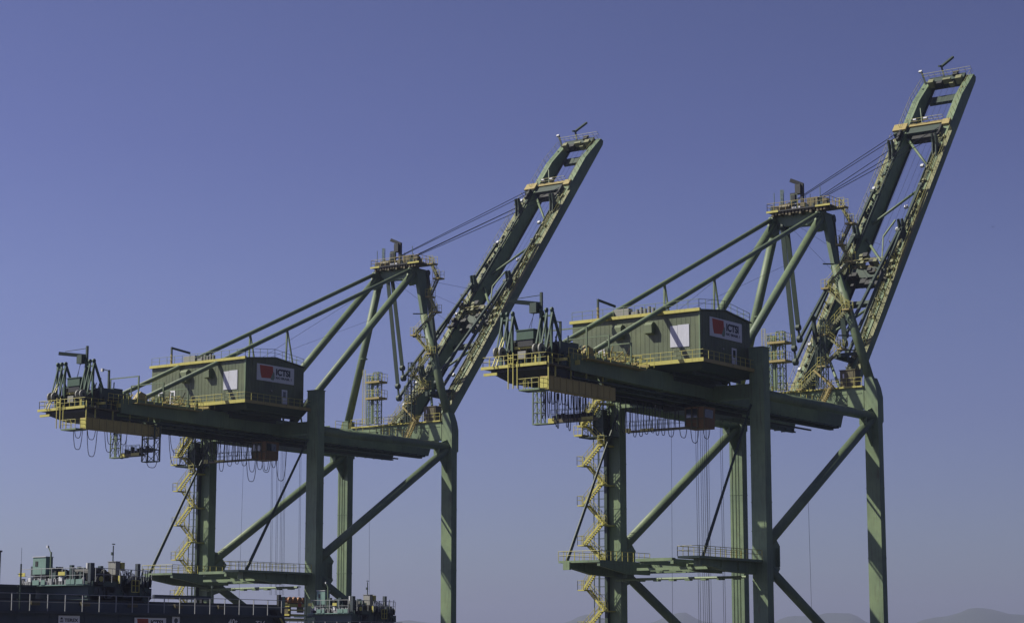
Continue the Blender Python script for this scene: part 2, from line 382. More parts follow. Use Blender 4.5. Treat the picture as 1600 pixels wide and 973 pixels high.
        if sy > 0:
            d = MB().box(-12.1, -.8, 4.8, 10.6, 10.02, 10.28); d.box(-3.2, -.74, 6.7, 12.4, 10.3, 10.42)
            r_ = MB().rail([(-.9, 11.4, 10.4), (-12.1, 10.6, 10.28), (-12.1, 4.8, 10.28), (-1, 4.8, 10.28)], 1.1, 1.25)
        else:
            d = MB().box(-15.4, -.8, -10.6, -7.8, 10.02, 10.28); d.box(-12.0, -11.2, -5.0, -.1, 9.95, 10.3); d.box(-11.2, -.96, -4.9, -4.4, 9.7, 10.2); d.box(-11.2, -.96, -.7, -.2, 9.7, 10.2)
            r_ = MB().rail([(-1.0, -7.8, 10.28), (-15.4, -7.8, 10.28), (-15.4, -10.6, 10.28), (-1, -10.6, 10.28)], 1.1, 1.25)
        p_ = P('portal_platform', d, 'green'); P('railing', r_, 'rail', p_)
        e_ = (-11.3, sy * 9.9, 10.3) if sy > 0 else (-12.9, -9.6, 10.3)
        hb = MB()
        for o_ in (-.13, .13): hb.bar((-.8, sy * 9.4, 28.6), (e_[0] + o_, e_[1], e_[2]), .12, .26)
        for i in range(12):
            c = Vector((-.8, sy * 9.4, 28.6)).lerp(Vector(e_), (i + .5) / 12); hb.box(c.x - .15, c.x + .15, c.y - .1, c.y + .1, c.z - .04, c.z + .04)
        P('hanger_bar', hb, 'dark')
    lw = MB().box(-1.9, -.98, -8.8, 9.1, 8.35, 8.45); lw.tube((-1.95, -9, 8.3), (-1.95, 9.1, 8.3), .16, 8)
    for k in range(8): lw.box(-2.1, -1.4, -8 + k * 2.2, -7.3 + k * 2.2, 8.02, 8.2)
    lwo = P('service_duct', lw, 'green')
    d = MB().box(-9.0, -2, -7.4, -5.2, 9.65, 9.75)
    for x in (-10, -7, -4): d.box(x, x + .15, -8.5, 1, 9.0, 9.3)
    for y in (-8.5, -6.5): d.box(-11, -2, y, y + .2, 9.3, 9.6)
    P('under_frame', d, 'green')
    # ---- waterside upper cross beam
    cb = P('upper_cross_beam', MB().box(G - .7, G + .6, -g + hw, g - hw, 31.0, 33.75), 'green')
    sd = MB()
    for y in (-6.8, -3.4, 0, 3.4, 6.8): sd.box(G - .74, G - .7, y, y + .07, 31.1, 33.7)
    sd.box(G - .75, G - .7, -8.9, 8.9, 33.0, 33.05)
    P('stiffener_band', sd, 'green', cb)
    wk = MB().box(G - .95, G + .9, -9.1, 8.4, 33.78, 33.98); P('walkway', wk, 'yellow', cb)
    P('railing', MB().rail([(G - .9, -9.0, 33.98), (G - .9, 8.4, 33.98)], 1.1, 1.1).rail([(G + .8, -8, 33.98), (G + .8, 8, 33.98)], 1.1, 1.4), 'rail', cb)
    # control cabinet on the beam
    cab_ = P('control_cabinet', MB().box(G - .7, G + .8, -8.0, -5.8, 34.0, 36.15).box(G - .8, G + .9, -8.1, -5.7, 36.15, 36.25), 'brown')
    P('cabinet_door', MB().box(G - .76, G - .7, -7.8, -7.0, 34.3, 36.0).box(G - .76, G - .7, -6.85, -6.0, 34.3, 36.0), 'brown', cab_)
    P('cabinet_sign', MB().box(G - .8, G - .77, -6.45, -6.25, 35.1, 35.7), 'white', cab_)
    # sheave tower on the beam (ladder tower)
    tw = MB().lattice((28.2, 2.0, 34.0), (28.2, 2.0, 41.9), .9, .9, .06, 1.0).lattice((28.2, 3.7, 34.0), (28.2, 3.7, 41.5), .5, .5, .05, .9)
    tw.bar((28.0, 2.9, 34.0), (28.0, 2.9, 41.4), .35, .28)
    t_ = P('ladder_tower', tw, 'grail')
    ld = MB().bar((27.9, 4.2, 34), (27.9, 4.2, 42.4), .07).bar((27.9, 4.7, 34), (27.9, 4.7, 42.4), .07)
    for i in range(28): ld.tube((27.9, 4.2, 34.3 + i * .3), (27.9, 4.7, 34.3 + i * .3), .03, 4)
    P('ladder', ld, 'rail', t_)
    for z in (38.0, 40.5):
        P('tower_platform', MB().box(27.2, 29.2, .9, 3.6, z - .3, z), 'ochre', t_)
        P('railing', MB().rail([(27.2, 3.6, z), (27.2, .9, z), (29.2, .9, z)], 1.1, .7, .03), 'rail', t_)
    # ---- landside stair tower on far leg
    st = [(27.2, 0), (24.75, 1), (22.34, 0), (19.9, 1), (17.45, 0), (15.0, 1), (12.58, 0), (10.42, 1), (7.16, 0), (4.6, 1), (2.2, 0), (-.3, 1), (-2.8, 0), (-5.3, 1), (-7.8, 0), (-10.3, 1), (-12.8, 0)]
    st = [(31.2, 1.0), (29.9, 1)] + st if False else [(29.9, 1)] + st
    YO, YI = 12.9, 10.4
    for i, (z, side) in enumerate(st):
        yc = YO if side == 0 else YI
        L_ = MB().box(-2.35, -.75, yc - .1 if side else yc - .3, yc + .55 if side == 0 else yc + .0 - 1.0, z - .12, z) if False else MB()
        if side == 0: L_.box(-3.5, -1.8, YO - .2, YO + .75, z - .14, z)
        else: L_.box(-3.5, -.8, YI - .5, YI + .35, z - .14, z)
        lo = P('stair_landing', L_, 'yellow')
        r_ = MB()
        if side == 0: r_.rail([(-3.5, YO - .1, z), (-3.5, YO + .75, z), (-1.8, YO + .75, z), (-1.8, YO - .1, z)], 1.1, .8, .03)
        else: r_.rail([(-3.5, YI + .2, z), (-3.5, YI - .75, z)], 1.1, .8, .03)
        P('railing', r_, 'rail', lo)
        if i + 1 < len(st):
            z2, s2 = st[i + 1]
            a = Vector((0, YI if side else YO, z)); b = Vector((0, YO if side else YI, z2))
            x = -3.1 if side else -2.2
            lo_, hi_ = (b, a)
            lo_ = Vector((x, lo_.y, lo_.z)); hi_ = Vector((x, hi_.y, hi_.z))
            f = P('stair_flight', MB().stairs(lo_, hi_, .72, 0, .25), 'yellow')
            P('handrail', MB().srail(lo_, hi_, .76, 0), 'rail', f)
    tf = MB()
    for y in (11.45, 12.35, 13.15): tf.bar((-.55, y, -13.5), (-.55, y, 28.2), .09)
    for y in (11.45, 13.15): tf.bar((.45, y, -13.5), (.45, y, 28.2), .07)
    z = -13
    while z < 28.2: tf.bar((-.55, 11.2, z), (-.55, 13.15, z), .05); tf.bar((.45, 11.2, z), (.45, 13.15, z), .045); z += .98
    P('stair_frame', tf, 'dark')
    P('elevator_shaft', MB().box(-1.3, -.75, 10.75, 11.15, -13.5, 28.0), 'dark')
    ut = MB().box(-3.4, -.75, 9.3, 13.4, 25.7, 25.8).lattice((-1.7, 11.2, 25.9), (-1.7, 11.2, 31.6), 1.4, 1.4, .07, 1.2).lattice((-1.7, 13.0, 25.9), (-1.7, 13.0, 30.0), 1.2, 1.2, .05, 1.0)
    ut.box(-2.3, -1.1, 10.7, 11.9, 26.0, 29.2)
    P('elevator_landing', ut, 'dark')
    P('elevator_landing', MB().stairs((-3.4, 13.0, 27.2), (-3.4, 10.6, 30.2), .7, 0).box(-3.8, -3.0, 9.4, 10.6, 30.1, 30.25).rail([(-3.8, 13, 27.2), (-3.8, 10.6, 30.2), (-3.8, 9.4, 30.2)], 1.0, .8).box(-3.8, -2.2, 12.7, 13.9, 25.9, 26.1).rail([(-3.8, 13.9, 26.1), (-3.8, 12.7, 26.1)], 1.1, .5), 'yellow')
    # ---- machinery house (coordinates in the house's own frame, set down between the legs by HS)
    HS = (4.0, 2.3, .62) if variant == 0 else (2.6, 2.4, .7)
    HM = lambda: MB(lambda p: (p[0] + HS[0], p[1] + HS[1], p[2] + HS[2]))
    X0, X1, Y0, Y1, ZB, ZT = -15.4, -3.6, -11.05, 6.6, 32.3, 37.85; XR = -9.6; ZR = 38.55
    wall = HM().prism([(X0, ZB), (X1, ZB), (X1, ZT), (XR, ZR), (X0, ZT)], 1, Y0, Y1)
    hs = P('machinery_house', wall, 'house')
    rbs = HM(); y = Y0 + .62
    pn = 0
    while y < Y1 - .3:
        rbs.box(X0 - .022, X0, y, y + .05, ZB, ZT - .02); y += .62
    x = X0 + .65
    while x < X1 - .3:
        t = ZT + (ZR - ZT) * (1 - abs(x - XR) / (XR - X0 if x < XR else X1 - XR)); rbs.box(x, x + .05, Y0 - .022, Y0, ZB, t - .05); x += .65
    P('cladding_rib', rbs, 'house', hs)
    P('corner_trim', HM().box(X0 - .05, X0 + .12, Y0 - .05, Y0 + .12, ZB, ZT), 'green', hs)
    rf = HM().prism([(X0 - .25, ZT + .02), (XR, ZR + .03), (X1 + .2, ZT + .02), (X1 + .2, ZT + .17), (XR, ZR + .18), (X0 - .25, ZT + .2)], 1, Y0 - .18, Y1 + .15)
    P('roof', rf, 'house', hs)
    P('gutter', HM().box(X0 - .36, X0 - .02, Y0 - .2, Y1 + .2, ZT - .02, ZT + .34), 'yellow', hs)
    rr = HM().rail([(X0 - .1, Y1, ZT + .3), (X0 - .1, Y0, ZT + .3), (XR, Y0, ZR + .15), (X1, Y0, ZT + .15), (X1, Y1, ZT + .15)], 1.1, 1.45, .03)
    P('railing', rr, 'grail', hs)
    for (ya, yb, za, zb) in ((-5.0, -4.0, 35.75, 37.05), (-.75, .5, 35.5, 37.1)):
        P('vent_hood', HM().prism([(X0, za - .15), (X0 - .75, za), (X0 - .8, zb - .35), (X0 - .45, zb), (X0, zb)], 1, ya, yb), 'hood', hs)
    P('wall_panel', HM().box(X0 - .07, X0 - .03, -8.1, -7.1, 33.9, 36.4), 'panel', hs)
    P('wall_panel', HM().box(X0 - .07, X0 - .03, -9.65, -8.13, 33.85, 36.45), 'panel', hs)
    dr = HM().box(-8.1, -7.0, Y0 - .06, Y0 - .02, 32.45, 34.4); do = P('house_door', dr, 'white', hs)
    # doors on the landside wall
    for (ya, yb, zt) in ((4.1, 5.2, 34.5), (2.0, 2.95, 34.5)):
        P('house_door', HM().box(X0 - .06, X0 - .02, ya, yb, 32.5, zt), 'white', hs)
        P('house_door', HM().box(X0 - .08, X0 - .062, ya + .22, yb - .22, 33.0, zt - .25), 'dark', hs)
    P('door_window', HM().box(-7.85, -7.3, Y0 - .08, Y0 - .062, 33.3, 34.15), 'glass', hs)
    lt = HM().box(-3.9, -4.2, Y0 - .2, Y0 - .02, 33.3, 33.5).box(-10.2, -10.5, Y0 - .25, Y0 - .02, 33.9, 34.1)
    P('wall_lamp', lt, 'grey', hs)
    ab = HM().box(-14.8, -13.9, -1.0, 1.2, 38.0, 39.2).box(-13.4, -12.6, -2.2, .8, 38.2, 39.0)
    for k in range(5): ab.tube((-14.4, -4.2 + k * .55, 38.0), (-14.4, -4.2 + k * .55, 39.0 + .2 * (k % 2)), .2, 10)
    ab.box(-14.6, -13.6, -2.0, -1.2, 38.0, 38.75)
    P('roof_fan', ab, 'grey', hs)
    P('roof_fan', HM().box(-13, -12, -5.4, -4.3, 38.1, 38.8).box(-11.8, -9, 2, 4, 38.4, 39.1), 'blackm', hs)
    dv = HM().bar((-15.3, 3.0, 37.9), (-15.3, 3.0, 40.6), .2).bar((-15.35, 3.0, 40.5), (-12.1, 2.6, 40.1), .16, .28)
    P('roof_davit', dv, 'dark', hs); P('davit_post', HM().tube((-15.3, 3.0, 38), (-15.3, 3.0, 39.6), .16, 8), 'ochre', hs)
    brand_board(root, -13.2 + HS[0], -5.7 + HS[0], Y0 - .024 + HS[1], 35.25 + HS[2], 37.5 + HS[2])
    # house platform
    pf = HM().box(-16.5, -3.0, -12.1, 7.3, 31.85, 32.05); P('house_platform', pf, 'brown')
    P('platform_edge', HM().box(-16.62, -16.5, -12.2, 7.4, 31.8, 32.24), 'yellow').parent = root
    P('platform_edge', HM().box(-16.5, -3.0, -12.2, -12.08, 31.8, 32.2), 'ochre')
    un = HM().hexa([(-14.9, -11.0, 31.1), (-3.6, -11.0, 31.1), (-3.6, 6.4, 31.1), (-14.9, 6.4, 31.1), (-15.9, -11.7, 31.84), (-3.4, -11.7, 31.84), (-3.4, 7, 31.84), (-15.9, 7, 31.84)])
    for y in (-9.8, -7.2, 1.8, 4.4): un.box(-14.6, -3.8, y, y + .25, 30.7, 31.1)
    un.box(-13.5, -4.2, -6.6, 2.0, 30.3, 31.1)
    P('house_base', un, 'dark')
    P('railing', HM().rail([(-16.5, -2.2, 32.1), (-16.5, -12.1, 32.1)], 1.1, 1.4).rail([(-16.5, -12.1, 32.1), (-3, -12.1, 32.1)], 1.1, 1.2), 'rail')
    P('railing', HM().rail([(-16.5, 7.3, 32.1), (-16.5, 2.5, 32.1)], 1.1, 1.0), 'rail')
    # busy walkway landside of the house, on the girders
    bw = MB().box(-24.0, -12.7, -3.0, 3.4, 31.85, 31.95)
    for x in (-22.5, -19.8, -17.2, -14.8): bw.box(x, x + .3, -3.9, 4.4, 31.95, 32.25)
    P('house_platform', bw, 'ochre')
    P('railing', MB().rail([(-13.6, -3.9, 32), (-13.6, 4.4, 32)], 1.1, .9).rail([(-16.3, -3.9, 32), (-16.3, 4.4, 32)], 1.1, .9).rail([(-20.2, -3.9, 32), (-20.2, 4.4, 32)], 1.1, 1.0).rail([(-24, -3.0, 32), (-17, -3.0, 32)], 1.1, .9).rail([(-24, 3.4, 32), (-24, -3, 32)], 1.1, .9), 'rail')
    jk = MB(); rnd = random.Random(5)
    for k in range(60):
        x = rnd.uniform(-29, -13.5); y = rnd.uniform(-3.8, 3.5); w_ = rnd.uniform(.12, .4); h_ = rnd.uniform(.3, 1.1)
        jk.box(x, x + w_, y, y + w_ * 1.4, 31.86, 31.86 + h_)
    P('cable_box', jk, 'grail')
    jk = MB()
    for k in range(12):
        x = rnd.uniform(-29, -19); y = rnd.uniform(-4.4, 3); jk.tube((x, y, 31.9), (x + rnd.uniform(-1, 2), y + rnd.uniform(-1, 1), 31.9 + rnd.uniform(.5, 1.7)), .07, 6)
    P('pipework', jk, 'ochre')
    for (x, h_, w_, zz) in ((-28.1, 3.0, 5.2, 31.9), (-23.6, 2.5, 6.0, 32.0), (-19.0, 2.2, 4.6, 32.0)):
        P('pipe_portal', MB().bar((x, -4.2, zz), (x, -4.2, zz + h_), .16).bar((x, -4.2 + w_, zz), (x, -4.2 + w_, zz + h_), .12).bar((x, -4.28, zz + h_), (x, -4.2 + w_, zz + h_), .13), 'tube')
    # ---- back reach end with rope anchor frames (reaches a little farther out on one crane)
    TS = .8 if variant == 0 else -.7
    TM = lambda: MB(lambda p: (p[0] + TS, p[1], p[2]))
    bp_ = TM().prism([(-36.4, 30.0), (-30.5, 30.0), (-30.5, 30.18), (-36.4, 30.18)], 1, -4.0, 4.4)
    P('backreach_platform', bp_, 'brown')
    P('platform_edge', TM().box(-36.55, -36.4, -4.1, 4.6, 29.96, 30.28), 'yellow')
    P('platform_edge', TM().box(-36.3, -36.1, 2.6, 4.4, 29.3, 29.6).box(-34, -33.8, -5, -3.4, 30.6, 30.9).box(-31, -30.8, -4.6, -4.0, 30.5, 31.0), 'yellow')
    P('backreach_frame', TM().prism([(-36.0, 29.9), (-30.5, 29.9), (-30.5, 28.9), (-32.5, 28.9), (-36.0, 29.6)], 1, -3.6, 3.6), 'blackm')
    P('support_strut', TM().bar((-36.2, 3.0, 29.8), (-35.0, .5, 28.6), .1).bar((-35, .5, 28.6), (-34, .3, 29.4), .1), 'blackm')
    P('railing', TM().rail([(-36.4, 4.4, 30.2), (-36.4, -4.0, 30.2)], 1.1, .9).rail([(-36.4, -4.0, 30.2), (-30.8, -4.0, 30.2)], 1.1, 1.1).rail([(-36.4, 4.4, 30.2), (-30.8, 4.4, 30.2)], 1.1, 1.1), 'rail')
    P('railing', TM().rail([(-34.4, 1.6, 31.9), (-34.4, -3.2, 31.9)], .9, .8).rail([(-33, -4.6, 31.0), (-29.5, -4.6, 31.0)], 1.1, 1.0), 'rail')
    P('backreach_beam', TM().box(-34.6, -34.3, -3.4, 1.5, 32.2, 32.5).box(-34.6, -34.4, -3.5, -3.3, 30.2, 32.3).box(-34.6, -34.4, -1.4, -1.2, 30.2, 32.3), 'yellow')
    P('end_beam', TM().box(-31.2, -30.0, -2.95, 2.95, 29.9, 31.6).box(-33.5, -31.2, -3.4, 3.2, 30.2, 31.7), 'blackm')
    P('ladder', TM().bar((-36.7, .8, 27.6), (-36.7, .8, 31.5), .09).bar((-36.7, .15, 27.6), (-36.7, .15, 31.5), .09).bar((-36.7, -.4, 27.6), (-36.7, -.4, 30.5), .09).bar((-36.7, 2.9, 30.2), (-35.0, 2.7, 33.6), .1).bar((-36.7, 2.4, 30.2), (-35.0, 2.4, 33.6), .1)
      .box(-36.75, -36.65, .15, .8, 30.9, 31.0).box(-36.75, -36.65, .15, .8, 30.3, 30.38).box(-36, -35.9, 2.4, 2.9, 31.5, 31.6).box(-35.6, -35.5, 2.4, 2.9, 32.3, 32.4), 'yellow')
    for yc in (2.35, -2.85):
        fr = TM()
        for k in (-.72, 0, .72):
            fr.bar((-34.9, yc + k, 30.3), (-34.7, yc + k, 36.2), .16, .3)
            fr.bar((-35.5, yc + k + .22, 31.8), (-34.7, yc + k - .1, 36.0), .13, .16)
            fr.wheel((-34.7, yc + k, 36.15), .26, .2)
        fr.bar((-34.7, yc - .8, 35.5), (-34.7, yc + .8, 35.5), .16).bar((-34.7, yc - .75, 36.1), (-33.1, yc - .95, 32.3), .24).bar((-34.7, yc + .55, 36.1), (-33.1, yc + .45, 32.3), .24)
        a_ = P('rope_anchor_frame', fr, 'frame')
        for k in (-.3, .45):
            P('rope_sheave', TM().wheel((-35.8, yc + k + .2, 31.8), .62, .16, 1, 18), 'grey', a_)
            P('sheave_hub', TM().wheel((-35.8, yc + k + .2, 31.8), .18, .3, 1, 10), 'dark', a_)
        P('sheave_guard', TM().prism([(-36.3, 31.0), (-35.3, 30.5), (-32.5, 30.6), (-32.0, 31.9), (-34.4, 32.6)], 1, yc - .65, yc - .5), 'blackm', a_)
    P('hydraulic_box', TM().box(-34.9, -33.2, -1.25, 1.0, 33.15, 34.15).box(-35.0, -33.1, -1.35, 1.1, 34.15, 34.25), 'frame')
    P('hydraulic_unit', TM().box(-34.8, -33.2, -1.1, .9, 32.4, 33.1).box(-34.5, -33, 1.5, 2.3, 31, 33), 'blackm')
    P('control_box', TM().box(-35.0, -34.7, -.3, .75, 31.1, 31.9), 'grey')
    mess = TM(); rnd = random.Random(11)
    for k in range(60):
        x = rnd.uniform(-34.5, -29.0); y = rnd.uniform(-4.2, 3.8); w_ = rnd.uniform(.2, .8)
        mess.box(x, x + w_, y, y + w_, 30.2, 30.2 + rnd.uniform(.4, 2.0))
    mess.box(-33.6, -31.2, -3.9, -2.2, 31.6, 32.8).box(-31.2, -29.6, -3.6, -2.6, 31.6, 33.0).box(-33.6, -31, 1.5, 3.4, 31.6, 33.4).box(-30.9, -28.5, -3.2, 2.8, 31.8, 32.5)
    for k in range(16):
        x = rnd.uniform(-33.5, -29); y = rnd.uniform(-3.9, 3.4); mess.tube((x, y, 32), (x + rnd.uniform(-.5, 1.2), y + rnd.uniform(-.4, .4), 32 + rnd.uniform(.8, 2.4)), .08, 5)
    P('winch_gear', mess, 'seag')
    dv = TM().bar((-34.5, -2.05, 31), (-34.5, -2.05, 38.2), .26).bar((-34.5, -2.0, 36.9), (-36.5, 1.0, 37.25), .3, .42).tube((-34.5, -2.05, 37.9), (-36, .4, 37.5), .04, 4).box(-35.3, -34.6, -1.9, -1.0, 35.9, 37.0)
    P('backreach_davit', dv, 'dark')
    P('davit_rope', TM().tube((-35.0, -1.4, 36), (-35.0, -1.0, 34.2), .03, 4).tube((-35.0, -1.5, 36), (-34.6, -.4, 34.2), .03, 4), 'rope')
    fm = TM().bar((-30.2, -1.6, 31.8), (-30.2, -1.6, 35.6), .22).bar((-30.3, -1.6, 35.5), (-30.5, -.9, 35.7), .12)
    P('light_mast', fm, 'dark'); P('floodlight', TM().box(-30.8, -30.5, -1.0, -.7, 35.4, 35.8), 'lamp')
    # ---- service gangway under the back reach
    gy = -4.1
    sv = TM().box(-36.2, -23.0, gy, gy + 1.1, 27.35, 28.75)
    so = P('service_gangway', sv, 'gang')
    rb = TM()
    for k in range(10): rb.box(-35.2 + k * 1.22, -35.1 + k * 1.22, gy - .05, gy, 27.25, 28.85)
    rb.box(-36.2, -24.0, gy - .06, gy, 28.7, 28.8).box(-36.2, -24, gy - .06, gy, 27.3, 27.4)
    P('gangway_rib', rb, 'ochre', so)
    P('gangway_door', TM().box(-36.26, -36.2, gy + .08, gy + 1.02, 27.5, 28.65), 'yellow', so)
    P('gangway_platform', TM().box(-38.0, -36.2, gy - .1, gy + 2.6, 27.1, 27.28), 'green', so)
    P('railing', TM().rail([(-36.2, gy + 2.6, 27.28), (-38.0, gy + 2.6, 27.28), (-38.0, gy, 27.28), (-36.3, gy - .05, 27.28)], 1.1, .8), 'rail', so)
    hg = TM()
    for x in (-34.5, -31.5, -28.5, -25.2): hg.box(x, x + .12, gy + .2, gy + .35, 28.7, 30.2)
    hg.bar((-36.3, gy - .1, 27.3), (-36.3, gy - .1, 30.9), .12)
    P('gangway_hanger', hg, 'rail', so)
    # festoon rail and cable loops
    P('festoon_rail', MB().box(-36, 28, -2.35, -2.15, 28.3, 28.5), 'blackm')
    fs = MB(); rnd = random.Random(3 + variant)
    def loop(x0, x1, y, zt, dep, r=.045):
        n = 12; dep *= rnd.uniform(.8, 1.15); x1 += rnd.uniform(-.15, .25); x0 += rnd.uniform(-.1, .2); P('festoon_cable', MB().path([(x0 + (x1 - x0) * i / n, y, zt - dep * (1 - (2 * i / n - 1) ** 4)) for i in range(n + 1)], r, 5), 'cable')
    if variant == 0:   # right crane: loops bunched
        for k in range(13):
            x = -33.2 + k * .68; loop(x, x + .5, -1.6 + .1 * (k % 3), 27.6, 3.2 + rnd.uniform(-.3, .3)); loop(x, x + .5, -2.0, 27.6, 1.4)
        for k in range(9): x = -19 + k * 1.25; loop(x, x + 1.0 + .05 * k, -1.8, 28.2, 4.4 - .12 * k)
        for k in range(4): x = -7.6 + k * 2.7; loop(x, x + 2.1, -1.8, 28.2, 3.4 + .1 * k)
    else:
        for k in range(4): x = -38.0 + k * 2.2 + (1.0 if k > 1 else 0); loop(x, x + 1.7, -3.0, 27.4, 3.0); loop(x + .2, x + 1.5, -3.0, 27.4, 1.4)
        for k in range(3): x = -26 + k * 4.4; loop(x, x + 3.2, -3.2, 28.0, 4.2); loop(x + .4, x + 3.0, -3.2, 28.0, 2.2)
        for k in range(10): x = -13.5 + k * 1.5; loop(x, x + 1.35, -1.8, 28.2, 3.7); loop(x + .3, x + 1.1, -1.8, 28.2, 2.0)
        for k in range(3): x = -5.0 + k * 3.1; loop(x, x + 2.3, -1.8, 28.2, 4.6)
    # hanging maintenance baskets (run across the crane)
    xb = -25.5 if variant == 0 else -25.0
    ya, yb = (4.6, -3.6) if variant == 0 else (3.6, -2.0)
    zf = 24.95
    hb = MB().lattice((xb, ya - .6, zf), (xb, ya - .6, 28.6), .8, 1.1, .06, 1.4).box(xb - .5, xb + .5, ya - 2.6, ya, zf - .12, zf)
    P('basket_mast', hb, 'tube')
    bk = MB().box(xb - .5, xb + .5, yb, ya - 2.5, zf - .05, zf + .3); bo = P('maintenance_basket', bk, 'brown')
    P('basket_end', MB().box(xb - .56, xb - .5, ya - 3.0, ya - 2.2, zf - .1, zf + .45).box(xb - .56, xb - .5, yb, yb + 1.5, zf, zf + .36), 'yellow', bo)
    P('railing', MB().rail([(xb - .5, ya - 2.5, zf + .3), (xb - .5, yb, zf + .3)], 1.1, .8, .028).rail([(xb + .5, ya - 2.5, zf + .3), (xb + .5, yb, zf + .3)], 1.1, .8, .028), 'grail', bo)
    gears = MB()
    for k in range(10): y = ya - 3 - k * .55; gears.box(xb - .35, xb + .1, y, y + .3, zf + .3, zf + .5 + rnd.uniform(.1, .7))
    P('basket_gear', gears, 'blackm', bo)
    if variant == 1:
        P('basket_mast', MB().lattice((xb, yb - 1.6, zf - .9), (xb, yb - 1.6, 28.6), 1.0, 2.2, .08, 1.4), 'dark')
    xc = -6.5
    b2 = P('maintenance_basket', MB().box(xc - .5, xc + .5, -5.0, 4.4, 25.55, 25.75), 'brown')
    P('basket_end', MB().box(xc - .56, xc - .5, 3.5, 4.3, 25.5, 26.0).box(xc - .56, xc - .5, 0.3, 2.2, 25.6, 25.85), 'yellow', b2)
    P('railing', MB().rail([(xc - .5, 4.4, 25.75), (xc - .5, -2.5, 25.75)], 1.1, .8, .028).rail([(xc + .5, 4.4, 25.75), (xc + .5, -5, 25.75)], 1.1, .8, .028), 'grail', b2)
    hp = MB()
    for k in range(9): y = 4.0 - k * .8; hp.bar((xc, y, 25.8), (xc, y, 28.6), .06)
    P('basket_hanger', hp, 'cable', b2)
    # trolley with driver's cabin and hoist ropes
    tr = MB().box(-1.5, 9.5, -2.4, 2.4, 28.4, 28.9).box(0, 2.5, -2.0, 2.0, 28.9, 29.8).box(5, 8, -1.6, 1.6, 28.9, 30.0)
    for x in (-.5, 8.5):
        for y in (-2.6, 2.4): tr.wheel((x, y, 28.7), .35, .2)
    to = P('trolley', tr, 'blackm')
    cbm = MB().hexa([(-4.6, -5.2, 25.75), (-2.2, -5.2, 25.75), (-2.2, -2.6, 25.75), (-4.6, -2.6, 25.75), (-4.6, -5.2, 28.3), (-2.0, -5.2, 28.3), (-2.0, -2.6, 28.3), (-4.6, -2.6, 28.3)])
    co = P('driver_cabin', cbm, 'cabin', to)
    cp = MB()
    for y in (-5.2, -4.35, -3.5, -2.6): cp.box(-4.68, -4.6, y - .06, y + .06, 25.7, 28.35)
    cp.box(-4.68, -4.6, -5.2, -2.6, 26.8, 26.95)
    P('cabin_mullion', cp, 'brown', to)
    P('cabin_window', MB().box(-4.63, -4.605, -4.25, -3.6, 27.0, 28.1).box(-4.63, -4.605, -3.4, -2.75, 27.0, 28.1).box(-4.5, -2.6, -5.23, -5.205, 27.0, 28.0), 'glass', to)
    zsp = 6.5 if variant == 1 else -4.0
    rp = MB()
    for x in (2.4, 3.5, 4.4, 5.0, 8.4):
        for y in (-.1, .15): rp.tube((x, y, 29), (x + .2, y, zsp + 1), .028, 4)
    P('hoist_rope', rp, 'rope', to)
    P('hoist_rope', MB().tube((-3.5, 0, 29), (-3.9, 0, zsp - 2), .022, 4).tube((12, -10, 19), (12.4, -10, -8), .022, 4), 'rope', to)
    sp = MB().box(5.2, 9.6, -1.2, 1.2, zsp - .6, zsp - .2).box(5.4, 9.4, -1.0, 1.0, zsp - 1.9, zsp - 1.6).box(1.0, 13, -1.2, 1.2, zsp - 2.6, zsp - 2.2)
    so_ = P('spreader', sp, 'yellow')
    sh = MB()
    for x in (5.6, 6.6, 7.6, 8.6, 9.2):
        for y in (-.9, .6): sh.wheel((x, y, zsp + .35), .45, .3)
    P('sheave', sh, 'orange', so_)
    P('headblock', MB().box(5.0, 9.8, -1.0, 1.0, zsp - .2, zsp - .02).box(5.4, 6.0, -.8, .8, zsp - 1.6, zsp - .6).box(7, 8.2, -1.25, -1.0, zsp - 1.4, zsp - .6), 'brown', so_)
    P('headblock_guard', MB().box(5.2, 9.6, -1.26, -1.0, zsp - 1.15, zsp - .95), 'yellow', so_)
    P('headblock_guard', MB().box(7.0, 7.7, -1.27, -1.22, zsp - .6, zsp - .1), 'red', so_)
    # ---- apex platform and gear
    ap = P('apex_beam', MB().prism([(-3.3, 58.2), (3.3, 58.2), (2.9, 57.2), (1.9, 56.5), (-1.6, 56.3), (-3.0, 57.0)], 0, G - .7, G + .7), 'green')
    clu = MB(); rnd = random.Random(31)
    for k in range(44): y = rnd.uniform(-5.2, 3.6); x = rnd.uniform(28.8, 31.8); w_ = rnd.uniform(.15, .5); clu.box(x, x + w_, y, y + w_, 58.5, 58.6 + rnd.uniform(.1, .9))
    for k in range(8): y = rnd.uniform(-5, 3.5); clu.tube((29, y, 58.4), (29, y, 58.5 + rnd.uniform(.8, 1.9)), .05, 5)
    P('winch_gear', clu, 'seag')
    P('apex_platform', MB().box(28.6, 32.2, -5.5, 3.9, 58.35, 58.5), 'brown')
    P('platform_edge', MB().box(28.5, 28.6, -5.6, -3.4, 58.32, 58.56).box(28.5, 28.6, 2.2, 4.0, 58.3, 58.56), 'yellow'); P('platform_edge', MB().box(28.5, 28.6, -3.4, 2.2, 58.34, 58.5), 'blackm')
    jb = MB(); rnd = random.Random(9)
    for k in range(16): y = -4.8 + k * .52; jb.box(28.7, 30, y, y + .3, 57.9 + rnd.uniform(-.2, .2), 58.34)
    P('platform_bracket', jb, 'brown')
    P('railing', MB().rail([(28.6, 3.9, 58.5), (28.6, -5.5, 58.5), (32.2, -5.5, 58.5)], 1.1, .9).rail([(28.6, 3.9, 58.5), (32.2, 3.9, 58.5), (32.2, -5.5, 58.5)], 1.1, 1.2), 'ochre')
    sh = MB()
    for y in (-2.9, -2.5, -2.1, 1.6, 1.2): sh.wheel((30.8, y, 59.2), .75, .22, 1, 18)
